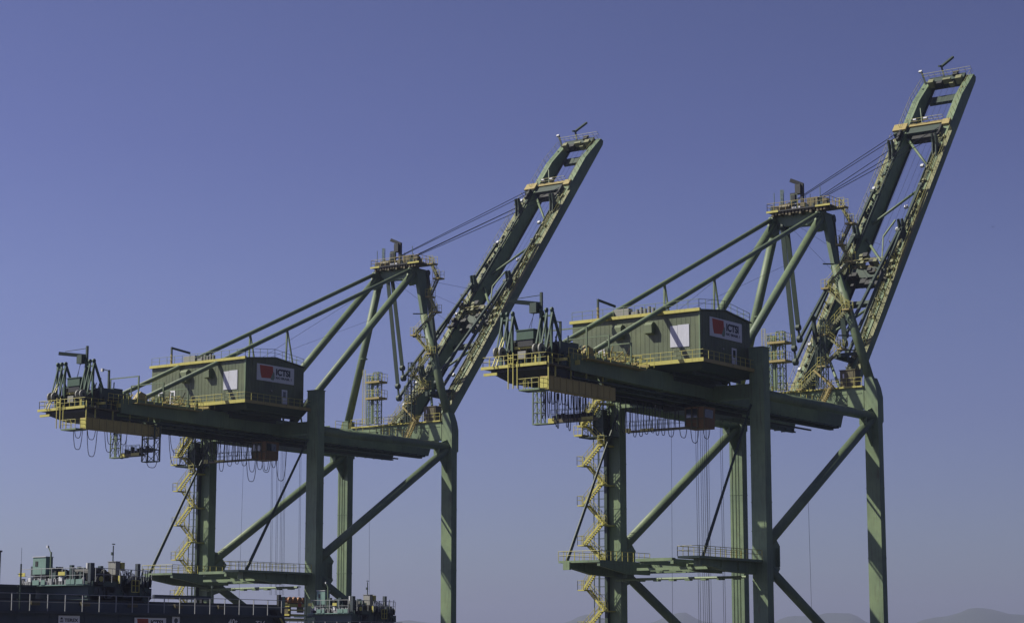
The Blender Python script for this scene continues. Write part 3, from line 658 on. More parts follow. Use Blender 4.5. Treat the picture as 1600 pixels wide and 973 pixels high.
    P('rope_sheave', sh, 'blackm')
    P('sheave_housing', MB().box(29.4, 31.6, -3.3, -1.7, 58.5, 59.9).box(29.9, 31.2, .9, 1.9, 58.5, 59.6), 'brown')
    P('sheave_guard', MB().box(29.0, 29.4, -.9, .5, 58.6, 58.85), 'panel')
    P('winch_gear', MB().box(29, 30, 1.0, 2.1, 58.5, 59.3).tube((29.2, .6, 59.0), (29.2, 2.2, 59.0), .45, 10).box(29.2, 30.4, -1.4, -.4, 58.5, 59.3).box(29, 29.8, -4.9, -4.2, 58.5, 59.5).box(29, 29.5, 2.4, 3.2, 58.5, 59.2), 'brown')
    P('apex_davit', MB().bar((30, -.75, 58.5), (30, -.75, 62.1), .42, .4).bar((30, -.9, 61.9), (29.6, .8, 62.7), .35, .5).box(29.5, 30.3, -.7, .1, 60.7, 62).box(29.6, 30.2, .2, .9, 59.6, 60.9), 'blackm')
    an = MB()
    for (y, h_) in ((-3.95, 2.6), (3.0, 2.6)): an.tube((29.0, y, 58.5), (29.0, y, 58.5 + h_), .05, 5)
    an.lattice((29.2, 1.9, 58.5), (29.2, 1.9, 61.4), .3, .3, .03, .6); an.rail([(29.0, .5, 58.5), (29.0, -.5, 58.5)], 2.0, 1.0)
    P('antenna', an, 'grail')
    # stairs around the apex leg (near side)
    ld_ = [((31.2, -6.6, 58.5), (31.3, -5.3, 58.5)), ((31.2, -7.9, 56.1), (31.3, -6.6, 56.1)), ((31.2, -6.2, 53.4), (31.3, -5.2, 53.4)), ((31.0, -7.6, 50.9), (31.0, -6.6, 50.9)), ((29.2, -5.0, 47.3), (29.2, -3.9, 47.3)), ((29.2, -7.9, 44.2), (29.2, -6.9, 44.2)),
           ((29.2, -4.6, 41.1), (29.2, -3.5, 41.1)), ((29.2, -7.0, 39.0), (29.2, -6.0, 39.0)), ((29.0, -4.4, 36.9), (29.0, -3.2, 36.9)), ((28.6, -1.0, 34.0), (28.6, -.2, 34.0))]
    for i, (a, b) in enumerate(ld_):
        lo = P('stair_landing', MB().box(a[0] - .55, a[0] + .8, a[1], b[1], a[2] - .2, a[2]), 'ochre')
        P('railing', MB().rail([(a[0] - .5, a[1], a[2]), (a[0] - .5, b[1], a[2])], 1.1, .6, .03).rail([(a[0] + .7, a[1], a[2]), (a[0] + .7, b[1], a[2])], 1.1, .6, .03), 'rail', lo)
        if i + 1 < len(ld_):
            a2, b2_ = ld_[i + 1]
            mid = (a[1] + b[1]) / 2; mid2 = (a2[1] + b2_[1]) / 2
            p_lo = Vector((a2[0], mid2, a2[2])); p_hi = Vector((a[0], mid, a[2]))
            f = P('stair_flight', MB().stairs(p_lo, p_hi, .6, 0, .2), 'olive')
            P('handrail', MB().srail(p_lo, p_hi, .74, 0), 'rail', f)
    br = MB()
    for z, y in ((47.2, -5.5), (41, -7.5), (39, -8), (50.8, -5.5)): br.bar((G, y, z - .2), (29.2, y + 1.5, z - .2), .16)
    P('landing_bracket', br, 'dark')
    P('beam_stair', MB().stairs((28.6, -3.3, 30.9), (28.6, -5.0, 33.9), .7, 0).srail((28.6, -3.3, 30.9), (28.6, -5.0, 33.9), .74, 0).stairs((28.8, -5.3, 33.9), (28.8, -2.6, 36.4), .6, 0), 'ochre')
    # lattice mast beside the boom foot
    P('lattice_mast', MB().lattice((28.8, -4.1, 34), (28.8, -4.1, 43.0), .7, .7, .05, .9).lattice((28.8, -3.0, 34), (28.8, -3.0, 39.5), .3, .3, .04, .9), 'dark')
    # ---- BOOM
    for sy in (-1, 1):
        yo, yi = sy * 4.15, sy * 2.98
        pl = [(.9, .3), (1.6, 0), (75.2, 0), (75.9, .35), (75.6, 1.15), (69.2, 2.15), (2, 2.35), (.9, 1.8)]
        bg_ = P('boom_girder', MB(bxf).prism(pl, 1, yo, yi), 'green')
        rb = MB(bxf)
        for s_ in range(6, 75, 6): rb.box(s_, s_ + .07, yi - sy * .02, yo + sy * .02, .05, 2.1 if s_ < 69 else 1.2)
        P('stiffener_band', rb, 'green', bg_)
        pp = MB(bxf)
        for k, dy in enumerate((.22, .42, .62)):
            pp.tube((4, sy * (2.98 + dy), 2.5), (61 if sy > 0 else 60, sy * (2.98 + dy), 2.4), .06, 6)
        for s_ in range(4, 60, 2): pp.box(s_, s_ + .10, sy * 3.05, sy * 3.75, 2.3, 2.5)
        P('pipework', pp, 'olive', bg_)
        tk = MB(bxf).box(2, 61, sy * 3.02, sy * 3.14, 2.36, 2.66); tk.box(61, 74, sy * 3.1, sy * 3.2, 1.2, 1.3) if False else None
        P('cable_tray', tk, 'dark', bg_)
        cl = MB(bxf); rnd = random.Random(50 + sy)
        for k in range(60): s_ = rnd.uniform(6, 60); y = rnd.uniform(3.15, 3.95); cl.box(s_, s_ + rnd.uniform(.15, .9), sy * y, sy * (y + rnd.uniform(.1, .3)), 2.2, 2.4 + rnd.uniform(.05, .4))
        for k in range(14): s_ = rnd.uniform(62, 73); y = rnd.uniform(3.15, 3.9); cl.box(s_, s_ + rnd.uniform(.15, .6), sy * y, sy * (y + .15), 1.2, 2.15 - max(0, s_ - 69) * .12)
        tagk(P('winch_gear', cl, 'dark' if sy > 0 else 'olive', bg_), 'stuff')
        wk = MB(bxf).box(3, 60, sy * 4.2, sy * 4.85, 2.1, 2.17)
        P('walkway', wk, 'olive', bg_)
        rl = MB(bxf).rail([(3, sy * 4.85, 2.17), (60, sy * 4.85, 2.17)], 1.05, 1.6, .026, (0, 0, 1)); rl.rail([(62, sy * 4.1, 2.17), (69, sy * 4.1, 2.15), (75, sy * 4.1, 1.3)], 1.05, 1.5, .026)
        P('railing', rl, 'rail', bg_)
        tr_ = MB(bxf).box(2, 75, sy * 2.6, sy * 2.98, -.12, .02)
        P('trolley_rail', tr_, 'dark', bg_)
        for s_ in (35.2, 55.0):
            lg = MB(bxf)
            for dy in (3.2, 3.75): lg.prism([(s_ - 1.2, 2.2), (s_ + 1.0, 2.2), (s_ + 1.9, 4.3), (s_ + 1.4, 4.6), (s_ + .6, 3.6)], 1, sy * dy, sy * (dy + .18))
            P('stay_lug', lg, 'dark', bg_)
        for s_ in ((8, 13, 29, 41, 47, 58) if sy > 0 else (14, 31, 36.5, 41.5, 51)):
            P('floodlight', MB(bxf).box(s_, s_ + .5, sy * 4.0 if sy > 0 else -2.75, sy * 4.4 if sy > 0 else -2.3, 2.5, 2.9).box(s_ + .2, s_ + .3, sy * 4.1 if sy > 0 else -2.8, sy * 4.2 if sy > 0 else -2.95, 2.1, 2.6), 'lamp', bg_)
        P('hinge_bracket', MB().prism([(31.2, 31.5), (34.2, 30.8), (35.4, 32.0), (33.5, 34.0), (31.2, 33.4)], 1, sy * 2.5, sy * 2.9).prism([(31.2, 31.5), (34.2, 30.8), (35.4, 32.0), (33.5, 34.0), (31.2, 33.4)], 1, sy * 4.2, sy * 4.5), 'dark')
    def bb(name, m, *boxes, par=root):
        mb = MB(bxf)
        for b in boxes: mb.box(*b)
        return P(name, mb, m, par)
    cA = bb('boom_cross_beam', 'dark', (74.4, 75.6, -2.96, 2.96, .1, 1.7))
    bb('rope_sheave', 'olive', (73.7, 74.5, 1.9, 2.8, 1.0, 2.2), (73.7, 74.5, -2.8, -1.8, 1.0, 2.2), (74.0, 74.4, -.9, .4, 1.2, 2.1), (73.6, 74.2, -1.3, -.6, .6, 1.5), par=cA)
    bb('winch_gear', 'blackm', (73.7, 74.4, .6, 1.5, .6, 1.8), (75.0, 75.9, -1.8, -1.0, 1.7, 2.1), par=cA)
    P('railing', MB(bxf).rail([(75.6, -4.1, 1.6), (75.6, 4.1, 1.6)], 1.1, 1.0, .026), 'rail', cA)
    bb('boom_cross_beam', 'dark', (71.6, 73.2, -2.96, 2.9, -.9, -.35))
    cB = bb('boom_cross_beam', 'dark', (60.9, 62.3, -2.96, 2.96, .2, 2.1), (60.9, 62.3, 4.16, 5.0, 1.4, 2.4))
    bb('walkway', 'ochre', (62.3, 62.9, -2.95, 2.95, 1.7, 2.35), (61.4, 62.7, -4.1, -2.9, 2.18, 2.6), (61.4, 62.9, 3.0, 5.2, 2.4, 2.7), par=cB)
    P('railing', MB(bxf).rail([(62.9, -2.9, 2.2), (62.9, 2.9, 2.2)], 1.1, .8, .028), 'rail', cB)
    bb('floodlight', 'panel', (63.0, 63.4, -.2, .4, 2.6, 3.0), (63.0, 63.3, 1.6, 2.1, 2.6, 3.0), par=cB)
    bb('stay_connector', 'blackm', (58.6, 60.9, -3.3, -2.98, 2.0, 3.0), (58.6, 60.9, 3.3, 3.7, 2.4, 3.1), (60, 60.9, -2, 2, .5, 1.6), par=cB)
    cC = bb('boom_cross_beam', 'dark', (27.2, 29.4, -2.96, 2.96, .3, 2.2), (23.0, 23.7, -2.96, 2.96, .2, .9))
    eq = MB(bxf); rnd = random.Random(4)
    for k in range(34): s_ = rnd.uniform(24.5, 31.5); y = rnd.uniform(-4.2, 4.0); w_ = rnd.uniform(.25, .9); eq.box(s_, s_ + w_, y, y + w_, 2.1, 2.2 + rnd.uniform(.2, 1.1))
    P('winch_gear', eq, 'blackm', cC)
    eq = MB(bxf)
    for k in range(14): s_ = rnd.uniform(25, 31.5); y = rnd.uniform(-4.2, 4.0); w_ = rnd.uniform(.2, .6); eq.box(s_, s_ + w_, y, y + w_, 2.2, 2.5 + rnd.uniform(.2, .9))
    P('rope_sheave', eq, 'olive', cC)
    eq = MB(bxf); rnd = random.Random(77)
    for k in range(46):
        s_ = rnd.uniform(22, 33); y = rnd.choice((-1, 1)) * rnd.uniform(2.6, 4.6); eq.bar((s_, y, 2.2), (s_ + rnd.uniform(-.8, .8), y + rnd.uniform(-.4, .4), 2.6 + rnd.uniform(.4, 1.6)), .09)
    for k in range(30):
        s_ = rnd.uniform(6, 22); y = rnd.choice((-1, 1)) * rnd.uniform(2.9, 4.5); eq.bar((s_, y, 2.2), (s_ + rnd.uniform(-.6, .9), y, 2.5 + rnd.uniform(.3, 1.1)), .08)
    tagk(P('winch_gear', eq, 'rail', cC), 'stuff')
    for s_ in (12.0, 18.0, 42.0, 50.0):
        P('railing', MB(bxf).rail([(s_, -4.2, 2.3), (s_ + 2.6, -4.2, 2.3)], 1.0, .65, .03), 'rail', cC)
        P('railing', MB(bxf).rail([(s_, 4.2, 2.3), (s_ + 2.6, 4.2, 2.3)], 1.0, .65, .03), 'rail', cC)
    bb('walkway', 'brown', (29.4, 30.2, -2.95, 2.95, 1.9, 2.0), par=cC)
    P('railing', MB(bxf).rail([(30.2, -2.9, 2.0), (30.2, 2.9, 2.0)], 1.1, .9, .028), 'rail', cC)
    cD = bb('boom_cross_beam', 'green', (1.5, 2.6, -2.96, 2.96, .3, 2.0))
    for (sa, sb, sg) in ((60.7, 52.1, 1), (40.4, 47.8, 1), (37.0, 28.6, 1), (16.0, 22.6, 1), (14.5, 4.0, 1)):
        P('boom_diagonal', MB(bxf).tube((sa, 3.0, 1.4), (sb, -3.0, 1.4), .2, 10), 'tube', smooth=True)
    # forestay frame seen near the boom foot (raised-boom latch)
    P('boom_latch', MB(bxf).bar((9.5, -3.3, 2.3), (6.3, -3.3, 6.3), .45, .7).bar((11, -3.9, 2.3), (6.4, -3.9, 6.3), .35, .5).bar((13, 3.4, 2.3), (16, 3.4, 5.4), .4, .55).bar((15.0, 3.8, 2.3), (16.8, 3.8, 5.5), .3, .4), 'dark')
    # tip masts
    P('tip_mast', MB(bxf).bar((75.4, .6, 1.6), (77.0, 1.1, 2.6), .26).bar((77.0, 1.1, 2.6), (79.6, -.1, 2.3), .34).bar((76.6, 1.3, 3.0), (77.3, 1.1, 2.4), .3), 'dark')
    P('tip_mast', MB(bxf).bar((74.6, 3.6, 1.2), (76.3, 4.3, 2.6), .28), 'dark')
    P('tip_lamp', MB(bxf).box(76.1, 76.5, 4.2, 4.7, 2.6, 2.9), 'lamp')
    P('service_mast', MB(bxf).bar((62.9, .8, 2.2), (65.3, 1.3, 3.4), .12).bar((31, -1.5, 2.1), (34.0, -1.5, 3.8), .16).bar((34, -1.5, 3.8), (37.5, -2.4, 3.8), .2), 'tube')
    # forestay ropes from apex to boom
    rp = MB(bxf) if False else MB()
    A = Vector((30.9, 0, 59.8))
    for (y0, y1, s_, n_) in ((1.6, 3.4, 60.8, 3.0), (1.3, 3.1, 59.6, 3.1), (-2.1, 3.9, 56.8, 2.7), (-2.5, -2.9, 60.6, 2.7), (-2.9, -3.4, 58.8, 2.7)):
        q = Vector(bP(s_, y1, n_)); rp.tube((A.x, y0, A.z), q, .055, 5)
    P('boom_hoist_rope', rp, 'rope')
    rp = MB()
    for (y, s_) in ((2.2, 8), (1.2, 12), (-1.2, 16)):
        rp.tube((31.5, y, 57.0), bP(s_ + 18, y + .5, 2.4), .022, 4)
    for k in range(5): y = -2.3 + k * 1.0; rp.tube(bP(27, y, 1.0), bP(74.2, y, .8), .022, 4)
    rp.tube((29.5, 3.0, 56), (-2, 3, 38.6), .022, 4); rp.tube((29.5, 2.0, 51), (-4, 2, 38.6), .018, 4)
    P('reeving_rope', rp, 'rope')
    # bogies at the rail
    for sy in (-1, 1):
        for xx in (0, G):
            bo = P('bogie', MB().box(xx - .5, xx + .5, sy * g - 5, sy * g + 5, -13.2, -12.6), 'green')
            w_ = MB()
            for k in range(6): w_.wheel((xx, sy * g - 4.4 + k * 1.76, -13.55), .38, .3, 0)
            P('bogie_wheel', w_, 'blackm', bo)
    return root

crane_near = build_crane('nearer, larger green container crane at right, its raised boom reaching highest', 0)
crane_far = build_crane('smaller green container crane at left, rising behind the yard crane with TEREX board', 1)
crane_far.location = (0.95, 70.3, 0)

# ================================================================== YARD CRANES (rubber tyred, only their tops in view)
def yard_crane(label, x_start, y_near, x_end, tx, variant, zd=3.6):
    root = thing('yard_crane', label, 'crane', group='dark blue yard cranes')
    def P(name, mb, m, par=root, smooth=False, lab=None):
        if name in SEPARATE and len(mb.marks) > 1:
            return [q.build(name, m, par, smooth=smooth) for q in pieces(mb)][0]
        o = mb.build(name, m, par, smooth=smooth)
        if lab: o['label'] = lab
        if name in STUFF: o['kind'] = 'stuff'
        return o
    Y = y_near
    for k, yy in enumerate((Y + .85, Y + 10.2)):
        gd = P('girder', MB().box(x_start, x_end, yy, yy + .9, 1.6, 4.55), 'navy')
        P('trolley_rail', MB().box(x_start, x_end, yy + .3, yy + .45, 4.55, 4.72), 'blackm', gd)
        st = MB(); x = x_start + 1.1
        while x < x_end: st.box(x, x + .06, yy - .03, yy, 1.7, 4.5); x += 4.4
        P('stiffener_band', st, 'navy', gd)
    ed = P('deck_walkway', MB().box(x_start, x_end, Y, Y + .85, 3.38, 3.46).box(x_start, x_end, Y - .04, Y + .02, 3.36, 3.56), 'navyl')
    rl = MB(); x = x_start
    while x < x_end: rl.bar((x, Y + .03, 3.5), (x, Y + .03, 5.16), .075, ref=(1, 0, 0)); x += 2.2
    rl.tube((x_start, Y + .03, 5.16), (x_end, Y + .03, 5.16), .032, 5); rl.tube((x_start, Y + .03, 4.4), (x_end, Y + .03, 4.4), .018, 4)
    P('railing', rl, 'greyrail', ed)
    ed2 = P('deck_walkway', MB().box(x_start, x_end, Y + 11.1, Y + 11.95, 3.38, 3.46).box(x_start, x_end, Y + 11.9, Y + 12, 3.36, 3.6), 'navyl')
    P('railing', MB().rail([(x_start, Y + 11.95, 3.5), (x_end, Y + 11.95, 3.5)], 1.9, 2.2, .03), 'greyrail', ed2)
    dz = 0.0 if variant == 0 else 1.8        # the farther crane is a little lower
    root.location.z = -dz
    for xx in (x_start + 3.5, x_end - 3.5):
        P('end_beam', MB().box(xx - .5, xx + .5, Y + .85, Y + 11.1, .2, 1.6), 'navy')
        for yy in (Y + 1.3, Y + 10.6):
            P('leg', MB().box(xx - .45, xx + .45, yy - .45, yy + .45, -11.8 + dz, 1.62), 'navy')
        P('sill_beam', MB().box(xx - .5, xx + .5, Y - 1, Y + 13, -12.6 + dz, -11.6 + dz), 'navy')
        for yy in (Y - .2, Y + 2.4, Y + 9.6, Y + 12.2):
            P('wheel', MB().wheel((xx, yy, -13.2 + dz), .8, .6, 0, 20), 'blackm')
    # little deck boxes in front of the girder
    for x in ([x_start + 16 + 6.35 * k for k in range(int((x_end - x_start - 17) / 6.35))]):
        P('deck_lamp', MB().box(x, x + 1.1, Y + .5, Y + .8, 4.1, 4.5), 'brown')
    # ---- trolley: runs on both girders, X T..T+8.2, Y Y+1.3..Y+7.3
    T = tx; tr = MB(); a0 = Y + 1.3; a1 = Y + (10.4 if variant == 0 else 7.4)
    tr.box(T, T + 8.0, a0, a1, 4.74, 6.15).prism([(T - .4, 5.0), (T + .4, 4.75), (T + 8, 4.75), (T + 8.3, 5.0), (T + 8.3, 5.15), (T - .4, 5.15)], 1, a0, a0 + .35)
    tr.prism([(a0 + 2, 5.2), (a1 + 1.0, 5.9), (a1 + 1.0, 6.15), (a0, 6.15), (a0, 5.2)], 0, T - .25, T)
    tr.box(T + .2, T + 4.0, a0 - .1, a0 + 1, 6.1, 6.6).box(T + 6.6, T + 7.5, a0 - .1, a0 + .6, 5.2, 6.4)
    for k in range(6): tr.wheel((T + 7.3 + .2 * (k % 3), a0 - .15, 4.95 + .33 * k), .36 - .03 * k, .3)
    to = P('trolley', tr, 'seag')
    P('trolley_deck', MB().box(T - .9, T, a0, a1 + .6, 6.16, 6.26).box(T - 1.4, T, a1 + .6, a1 + 2.4, 5.75, 5.9), 'teal', to)
    fy = lambda px: Y + 1.3 + (138 - px) / (10.6 if variant == 0 else 15.0)       # along the landward end
    for (a, b) in ((61, 71), (74, 80), (112, 119), (119.5, 125), (127, 137)):
        P('equipment_panel', MB().box(T - .96, T - .90, fy(b), fy(a), 6.27, 6.75), 'teal', to)
    c1 = P('electrical_cabinet', MB().box(T - .3, T + .62, fy(73), fy(53), 7.35, 9.05), 'teal', to)
    P('cabinet_roof', MB().box(T - .38, T + .7, fy(73) - .05, fy(53) + .05, 9.05, 9.11), 'lamp', to)
    P('cabinet_vent', MB().box(T - .34, T - .3, fy(61), fy(57), 8.15, 8.65), 'blackm', to)
    P('cabinet_stand', MB().box(T - .1, T + .5, fy(72), fy(54), 6.2, 7.35), 'blackm', to)
    P('electrical_cabinet', MB().box(T + .3, T + .9, fy(50), fy(43), 7.2, 8.2), 'navyl', to)
    dk = MB(); rnd = random.Random(21 + variant)
    for k in range(150):
        x = T + rnd.uniform(.2, 3.2); w_ = rnd.uniform(.2, .7); y = rnd.uniform(a0 + .4, a1 - .6); dk.box(x, x + w_, y, y + rnd.uniform(.2, .9), 6.1, 6.3 + rnd.uniform(.1, 1.7))
    dk.tube((T + 1, a0 + .6, 7.4), (T + 1, a0 + 3.6, 7.4), .45, 12).tube((T + 2.4, a0 + .6, 7.4), (T + 2.4, a0 + 3.4, 7.4), .4, 12)
    tagk(P('winch_gear', dk, 'blackm', to), 'stuff')
    dk = MB()
    for k in range(70):
        x = T + rnd.uniform(-.5, 3.2); w_ = rnd.uniform(.12, .5); y = rnd.uniform(a0 + .2, a1 - .3); dk.box(x, x + w_, y, y + w_, 6.1, 6.3 + rnd.uniform(.2, 1.9))
    for k in range(40):
        x = T + rnd.uniform(-.8, 7.5); y = rnd.uniform(a0, a1) if x < T + 3 else rnd.uniform(a0 - .5, a0 + .6); dk.tube((x, y, 6.2), (x + rnd.uniform(-.3, .5), y + rnd.uniform(-.3, .3), 6.4 + rnd.uniform(.4, 1.6)), .05, 5)
    tagk(P('winch_gear', dk, 'seag', to), 'stuff')
    dk = MB()
    for k in range(34):
        x = T + rnd.uniform(3.6, 7.8); w_ = rnd.uniform(.1, .45); dk.box(x, x + w_, a0 - .3, a0 + .3, 6.1, 6.2 + rnd.uniform(.1, 1.0))
    for k in range(26):
        x = T + rnd.uniform(.2, 8.0); dk.box(x, x + rnd.uniform(.2, .8), a0 - .12, a0, rnd.uniform(4.9, 5.9), rnd.uniform(5.95, 6.1))
    tagk(P('winch_gear', dk, 'navyl', to), 'stuff')
    gr = MB()
    for k in range(80): y = rnd.uniform(a0, a1); gr.box(T - .8, T - .6, y, y + .14, 6.26, 6.35 + rnd.uniform(.1, .6))
    tagk(P('small_fitting', gr, 'greyrail', to), 'stuff')
    for a in (40, 101): P('warning_sign', MB().box(T - 1.02, T - .98, fy(a + 10), fy(a), 7.15, 7.5), 'yellow', to)
    for a in (53, 100): P('junction_box', MB().box(T - .85, T - .5, fy(a + 5), fy(a), 6.6, 7.05), 'lamp', to)
    P('exhaust_box', MB().box(T + .1, T + .6, a0 + .1, a0 + .5, 6.3, 8.35), 'navyl', to)
    P('exhaust_trim', MB().box(T + .02, T + .1, a0 + .5, a0 + .7, 7.8, 8.35), 'lamp', to)
    P('rope_drum', MB().wheel((T + 1.0, a0 - .1, 6.75), .55, .6).box(T + .4, T + 1.6, a0 - .1, a0 + .6, 6.1, 6.6), 'blackm', to)
    P('drum_light', MB().wheel((T + 1.0, a0 - .45, 6.8), .26, .1), 'yellow', to)
    P('motor_house', MB().box(T + 3.4, T + 4.0, a0 + .1, a0 + 1.15, 7.3, 8.55).box(T + 3.34, T + 4.06, a0 + .05, a0 + 1.2, 8.55, 8.61), 'grey', to)
    P('motor_drum', MB().tube((T + 3.2, a0 + 1.0, 6.9), (T + 3.2, a0 + 2.2, 6.9), .7, 16).box(T + 3.0, T + 4.0, a0 + .2, a0 + 1.2, 6.6, 7.3), 'brown', to, True)
    P('alarm_box', MB().box(T + 4.15, T + 4.55, a0, a0 + .3, 7.7, 8.5), 'yellow', to)
    P('worker_vest', MB().box(T + 3.5, T + 3.7, a0 - .4, a0 - .2, 6.4, 7.2), 'yellow', to)
    for k in range(9): P('hose', MB().path([(T + 4.0 + .2 * k, a0 - .2, 7.9 - .06 * k), (T + 4.15 + .2 * k, a0 - .3, 7.1), (T + 4.05 + .22 * k, a0 - .2, 6.3)], .045, 5), 'greyrail', to)
    P('cage', MB().rail([(T + 5.0, a0 - .6, 5.6), (T + 6.0, a0 - .6, 5.6)], 1.15, .5, .04).tube((T + 5.0, a0 - .6, 5.6), (T + 6.0, a0 - .6, 5.6), .04, 5), 'yellow', to)
    P('trolley_post', MB().box(T + 6.35, T + 6.7, a0, a0 + .4, 5.3, 8.45), 'navyl', to)
    P('railing', MB().rail([(T - .9, a0, 6.26), (T - .9, a1, 6.26)], 1.6, 1.6, .03), 'greyrail', to)
    P('railing', MB().rail([(T + .2, a0 - .5, 6.5), (T + 7.8, a0 - .5, 6.4)], 1.35, 1.1, .032), 'greyrail', to)
    P('lamp_pole', MB().tube((T - .7, fy(85.5), 6.2), (T - .7, fy(85.5), 9.5), .09, 8).tube((T - .7, fy(85.5), 9.3), (T - .7, fy(81), 10.0), .05, 6), 'tube', to)
    P('pole_lamp', MB().box(T - .8, T - .6, fy(81), fy(79), 9.9, 10.15), 'lamp', to)
    P('antenna', MB().tube((T + 3.3, a0 + .4, 8.6), (T + 3.3, a0 + .4, 10.15), .06, 6).box(T + 3.1, T + 3.3, a0 + .3, a0 + .5, 9.2, 9.5).box(T + 3.15, T + 3.5, a0 + .35, a0 + .45, 10.25, 10.35), 'dark', to)
    am0 = -83.6 if variant == 0 else T - 10.0
    am = MB().tube((am0, Y + .3, 3.6), (am0, Y + .3, 7.9), .08, 6).tube((am0, Y + .3, 7.9), (am0, Y + .3, 9.4), .02, 4)
    for z in (4.6, 5.2, 5.8, 6.9): am.box(am0 - .35, am0 + .15, Y + .25, Y + .35, z, z + .05)
    P('antenna', am, 'dark')
    if variant == 0:
        P('lamp_pole', MB().tube((-86.2, Y + .3, 3.5), (-86.2, Y + .3, 9.0), .1, 8).box(-86.4, -86.0, Y + .2, Y + .4, 8.9, 9.05).box(-86.45, -86.2, Y + .25, Y + .35, 8.2, 8.6), 'navyl')
        for x, h_ in ((-56.6, 6.9), (-49.5, 6.8), (-46.9, 7.0), (-59.5, 6.3)):
            P('antenna', MB().tube((x, Y + 10.8, 4.5), (x, Y + 10.8, h_), .05, 5).box(x - .07, x + .07, Y + 10.7, Y + 10.9, h_ - .35, h_ - .1), 'dark')
        P('deck_camera', MB().box(-48.6, -48.3, Y + 10.7, Y + 11.0, 4.6, 5.7), 'blackm')
        P('deck_camera', MB().box(-46.9, -46.5, Y + .9, Y + 1.2, 4.5, 5.8), 'blackm'); P('junction_box', MB().box(-46.4, -46.1, Y + .7, Y + .9, 4.4, 5.6), 'teal')
        P('cable_beam', MB().box(-98, -74.6, Y + 8.3, Y + 9.1, 4.75, 6.1).box(-98, -74.6, Y + 8.0, Y + 8.3, 6.05, 6.25), 'navyl')
        # beam hanging between the girders behind
        P('cable_beam', MB().box(-60.5, -52.0, Y + 6.0, Y + 6.3, 5.25, 5.6), 'navyl')
        yy = Y + .85 - .035
        b = P('sign_board', MB().box(-78.3, -75.6, yy - .04, yy, 2.35, 3.18), 'sign')
        text('lettering', 'TEREX', .30, 'ink', b, (-77.55, yy - .05, 2.60), (1, 0, 0), (0, 0, 1), 1.35, .03)
        P('logo', MB().box(-78.13, -77.71, yy - .06, yy - .045, 2.56, 2.64).box(-78.07, -77.71, yy - .06, yy - .045, 2.72, 2.78).prism([(-78.1, 2.84), (-77.75, 2.84), (-77.85, 3.0), (-78.0, 3.0)], 1, yy - .06, yy - .045), 'ink', b)
        brand_board(root, -68.3, -63.95, yy, 1.75, 3.10)
        b = P('sign_board', MB().box(-63.05, -62.0, yy - .04, yy, 2.2, 3.26), 'sign')
        P('logo', MB().wheel((-62.53, yy - .05, 2.85), .26, .02).box(-62.75, -62.3, yy - .06, yy - .045, 2.3, 2.5), 'navy', b)
        text('lettering', '40t', .62, 'sign', root, (-54.8, yy - .03, 2.5), (1, 0, 0), (0, 0, 1), 1.15, .02)
        text('lettering', 'T16', .55, 'sign', root, (-50.6, yy - .03, 2.40), (1, 0, 0), (0, 0, 1), 1.2, .02)
        P('end_plate', MB().prism([(x_end - 2.6, 4.2), (x_end - 1.8, 4.2), (x_end + .1, 1.8), (x_end - .7, 1.8)], 1, Y - .02, Y + .84), 'blackm')
        P('hazard_stripe', MB().prism([(x_end - 1.8, 3.3), (x_end - 1.5, 3.3), (x_end - .3, 1.8), (x_end - .6, 1.8)], 1, Y - .04, Y - .022), 'yellow')
    return root
yard_crane('dark blue yard crane with TEREX and ICTSI boards along its girder at lower left', -98.0, 22.5, -46.0, -73.9, 0)
yard_crane('farther, smaller dark blue yard crane whose trolley shows between the left container crane legs', -48.0, 38.5, -6.6, -14.9, 1)

# ================================================================== bird
bm_ = MB().tube((-.22, 0, 0), (0, 0, .03), .02, 6, .07).tube((0, 0, .03), (.2, 0, .04), .07, 6, .03)
bm_.add([(.05, .05, .05), (-.08, .05, .05), (-.02, .55, .16), (.06, .5, .16)], [(0, 1, 2, 3)]).add([(.05, -.05, .05), (-.08, -.05, .05), (-.02, -.55, .14), (.06, -.5, .14)], [(0, 1, 2, 3)])
bird = bm_.build('bird', 'blackm', None, off=0); bird.location = (137.3, 16.55, 75.93 + OFF)
bird['label'] = 'tiny dark bird flying alone in the sky right of the raised boom'; bird['category'] = 'bird'

# ================================================================== SETTING
def sheet(name, x0, x1, y0, y1, z, m, n=1):
    mb = MB(); mb.add([(x0, y0, z), (x1, y0, z), (x1, y1, z), (x0, y1, z)], [(0, 1, 2, 3)])
    return tagk(mb.build(name, m, None, off=0), 'structure')
M['asphalt'] = mat('quay_asphalt', (0.055, 0.055, 0.055), rough=.9, scale=.05, streak=0)
M['land'] = mat('far_land', (0.05, 0.06, 0.04), rough=.95, scale=.001, streak=0)
M['sea'] = mat('sea_water', (0.012, 0.03, 0.04), rough=.12, var=.1, streak=0, scale=.02, bump=.3)
M['hill'] = mat('hill_vegetation', (0.045, 0.06, 0.035), rough=.95, scale=.004, streak=0, bump=0)
sheet('ground', -16000, 36.0, -16000, 16000, 0.0, 'asphalt')
sheet('sea', 36.0, 16000, -16000, 16000, -3.0, 'sea')
tagk(MB().box(35.6, 36.4, -900, 1200, -6, .28).build('quay_edge', 'asphalt', None, off=0), 'structure')
for i, (x, w) in enumerate(((0, .12), (30.48, .12))):
    tagk(MB().box(x - w, x + w, -300, 400, -.1, .08).build('crane_track', 'blackm', None, off=0), 'structure')
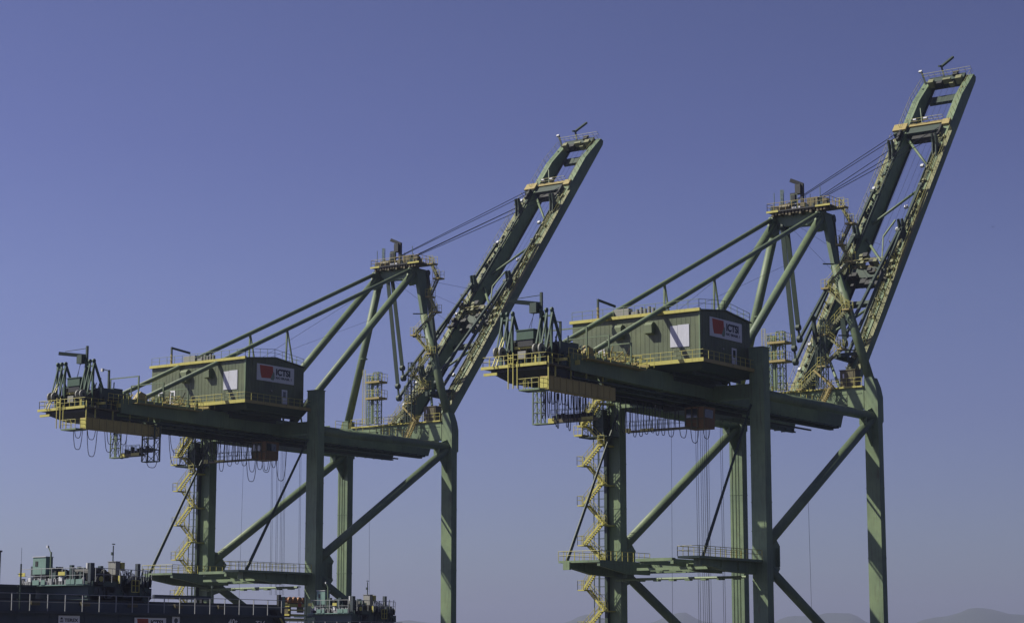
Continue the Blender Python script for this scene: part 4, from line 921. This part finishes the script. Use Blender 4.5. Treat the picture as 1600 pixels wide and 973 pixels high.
# hills behind the bay
def hills(name, prof, dist, depth, seed, zoff=0.0):
    rnd = random.Random(seed); N = 220; K = 10; vs = []; fs = []
    a0, a1 = prof[0][0], prof[-1][0]
    ph = [rnd.uniform(0, 6) for _ in range(6)]
    for i in range(N + 1):
        a = a0 + (a1 - a0) * i / N
        for (p, q) in zip(prof, prof[1:]):
            if min(p[0], q[0]) <= a <= max(p[0], q[0]):
                t = (a - p[0]) / (q[0] - p[0]); t = t * t * (3 - 2 * t); h = p[1] + (q[1] - p[1]) * t; break
        h = (h + .0009) * dist + 3 * math.sin(a * 2.6 + ph[0]) + 1.2 * math.sin(a * 6 + ph[1])
        h = max(h, 1)
        for k in range(K + 1):
            t = k / K; prof_ = math.sin(math.pi * t) ** .8
            rr = dist + (t - .5) * depth
            z = h * prof_ * (1 + .05 * math.sin(a * 5 + k * 1.7 + ph[3]) * (1 if k != K // 2 else 0)) - 4
            vs.append((-216.66 + rr * math.cos(R(a)), -129.31 + rr * math.sin(R(a)), z + zoff))
    for i in range(N):
        for k in range(K):
            q = i * (K + 1) + k; fs.append((q, q + 1, q + K + 2, q + K + 1))
    mb = MB(); mb.add(vs, fs); o = mb.build(name, 'hill', None, off=0, smooth=True); return tagk(o, 'structure')
T_ = lambda d: math.tan(R(d))
hills('hills', [(56, T_(.6)), (50, T_(.9)), (45, T_(.55)), (41, T_(.7)), (38.1, T_(.80)), (36.2, T_(.45)), (35.3, T_(.55)), (34.25, T_(.74)), (33.64, T_(.98)), (32.9, T_(.85)), (32.1, T_(.72)), (31.03, T_(1.02)), (30.3, T_(.8)), (29.1, T_(.55)), (28.0, T_(.96)), (26.5, T_(1.0)), (25.9, T_(.7)), (25.3, T_(.62)), (24.1, T_(.9)), (23.1, T_(1.16)), (21.96, T_(.92)), (20, T_(.6)), (16, T_(.9)), (10, T_(.5))], 9000, 2200, 3)
hills('hills', [(60, T_(.3)), (50, T_(.45)), (40, T_(.35)), (30, T_(.4)), (27, T_(.62)), (24.8, T_(.66)), (22, T_(.5)), (15, T_(.35)), (8, T_(.4))], 7000, 1600, 8)

# haze: one closed box of even pale air, sky outside it
HAZE = 0.000115
hz = MB().box(-1500, 12500, -6000, 12500, -8, 330).build('haze', 'asphalt', None, off=0)
hz.data.materials.clear()
hm = bpy.data.materials.new('haze_air'); hm.use_nodes = True; n_ = hm.node_tree; n_.nodes.clear()
o_ = n_.nodes.new('ShaderNodeOutputMaterial'); pv = n_.nodes.new('ShaderNodeVolumePrincipled')
pv.inputs['Color'].default_value = (0.46, 0.50, 0.70, 1); pv.inputs['Density'].default_value = HAZE; pv.inputs['Anisotropy'].default_value = 0.25
n_.links.new(pv.outputs[0], o_.inputs['Volume']); hz.data.materials.append(hm); tagk(hz, 'stuff')
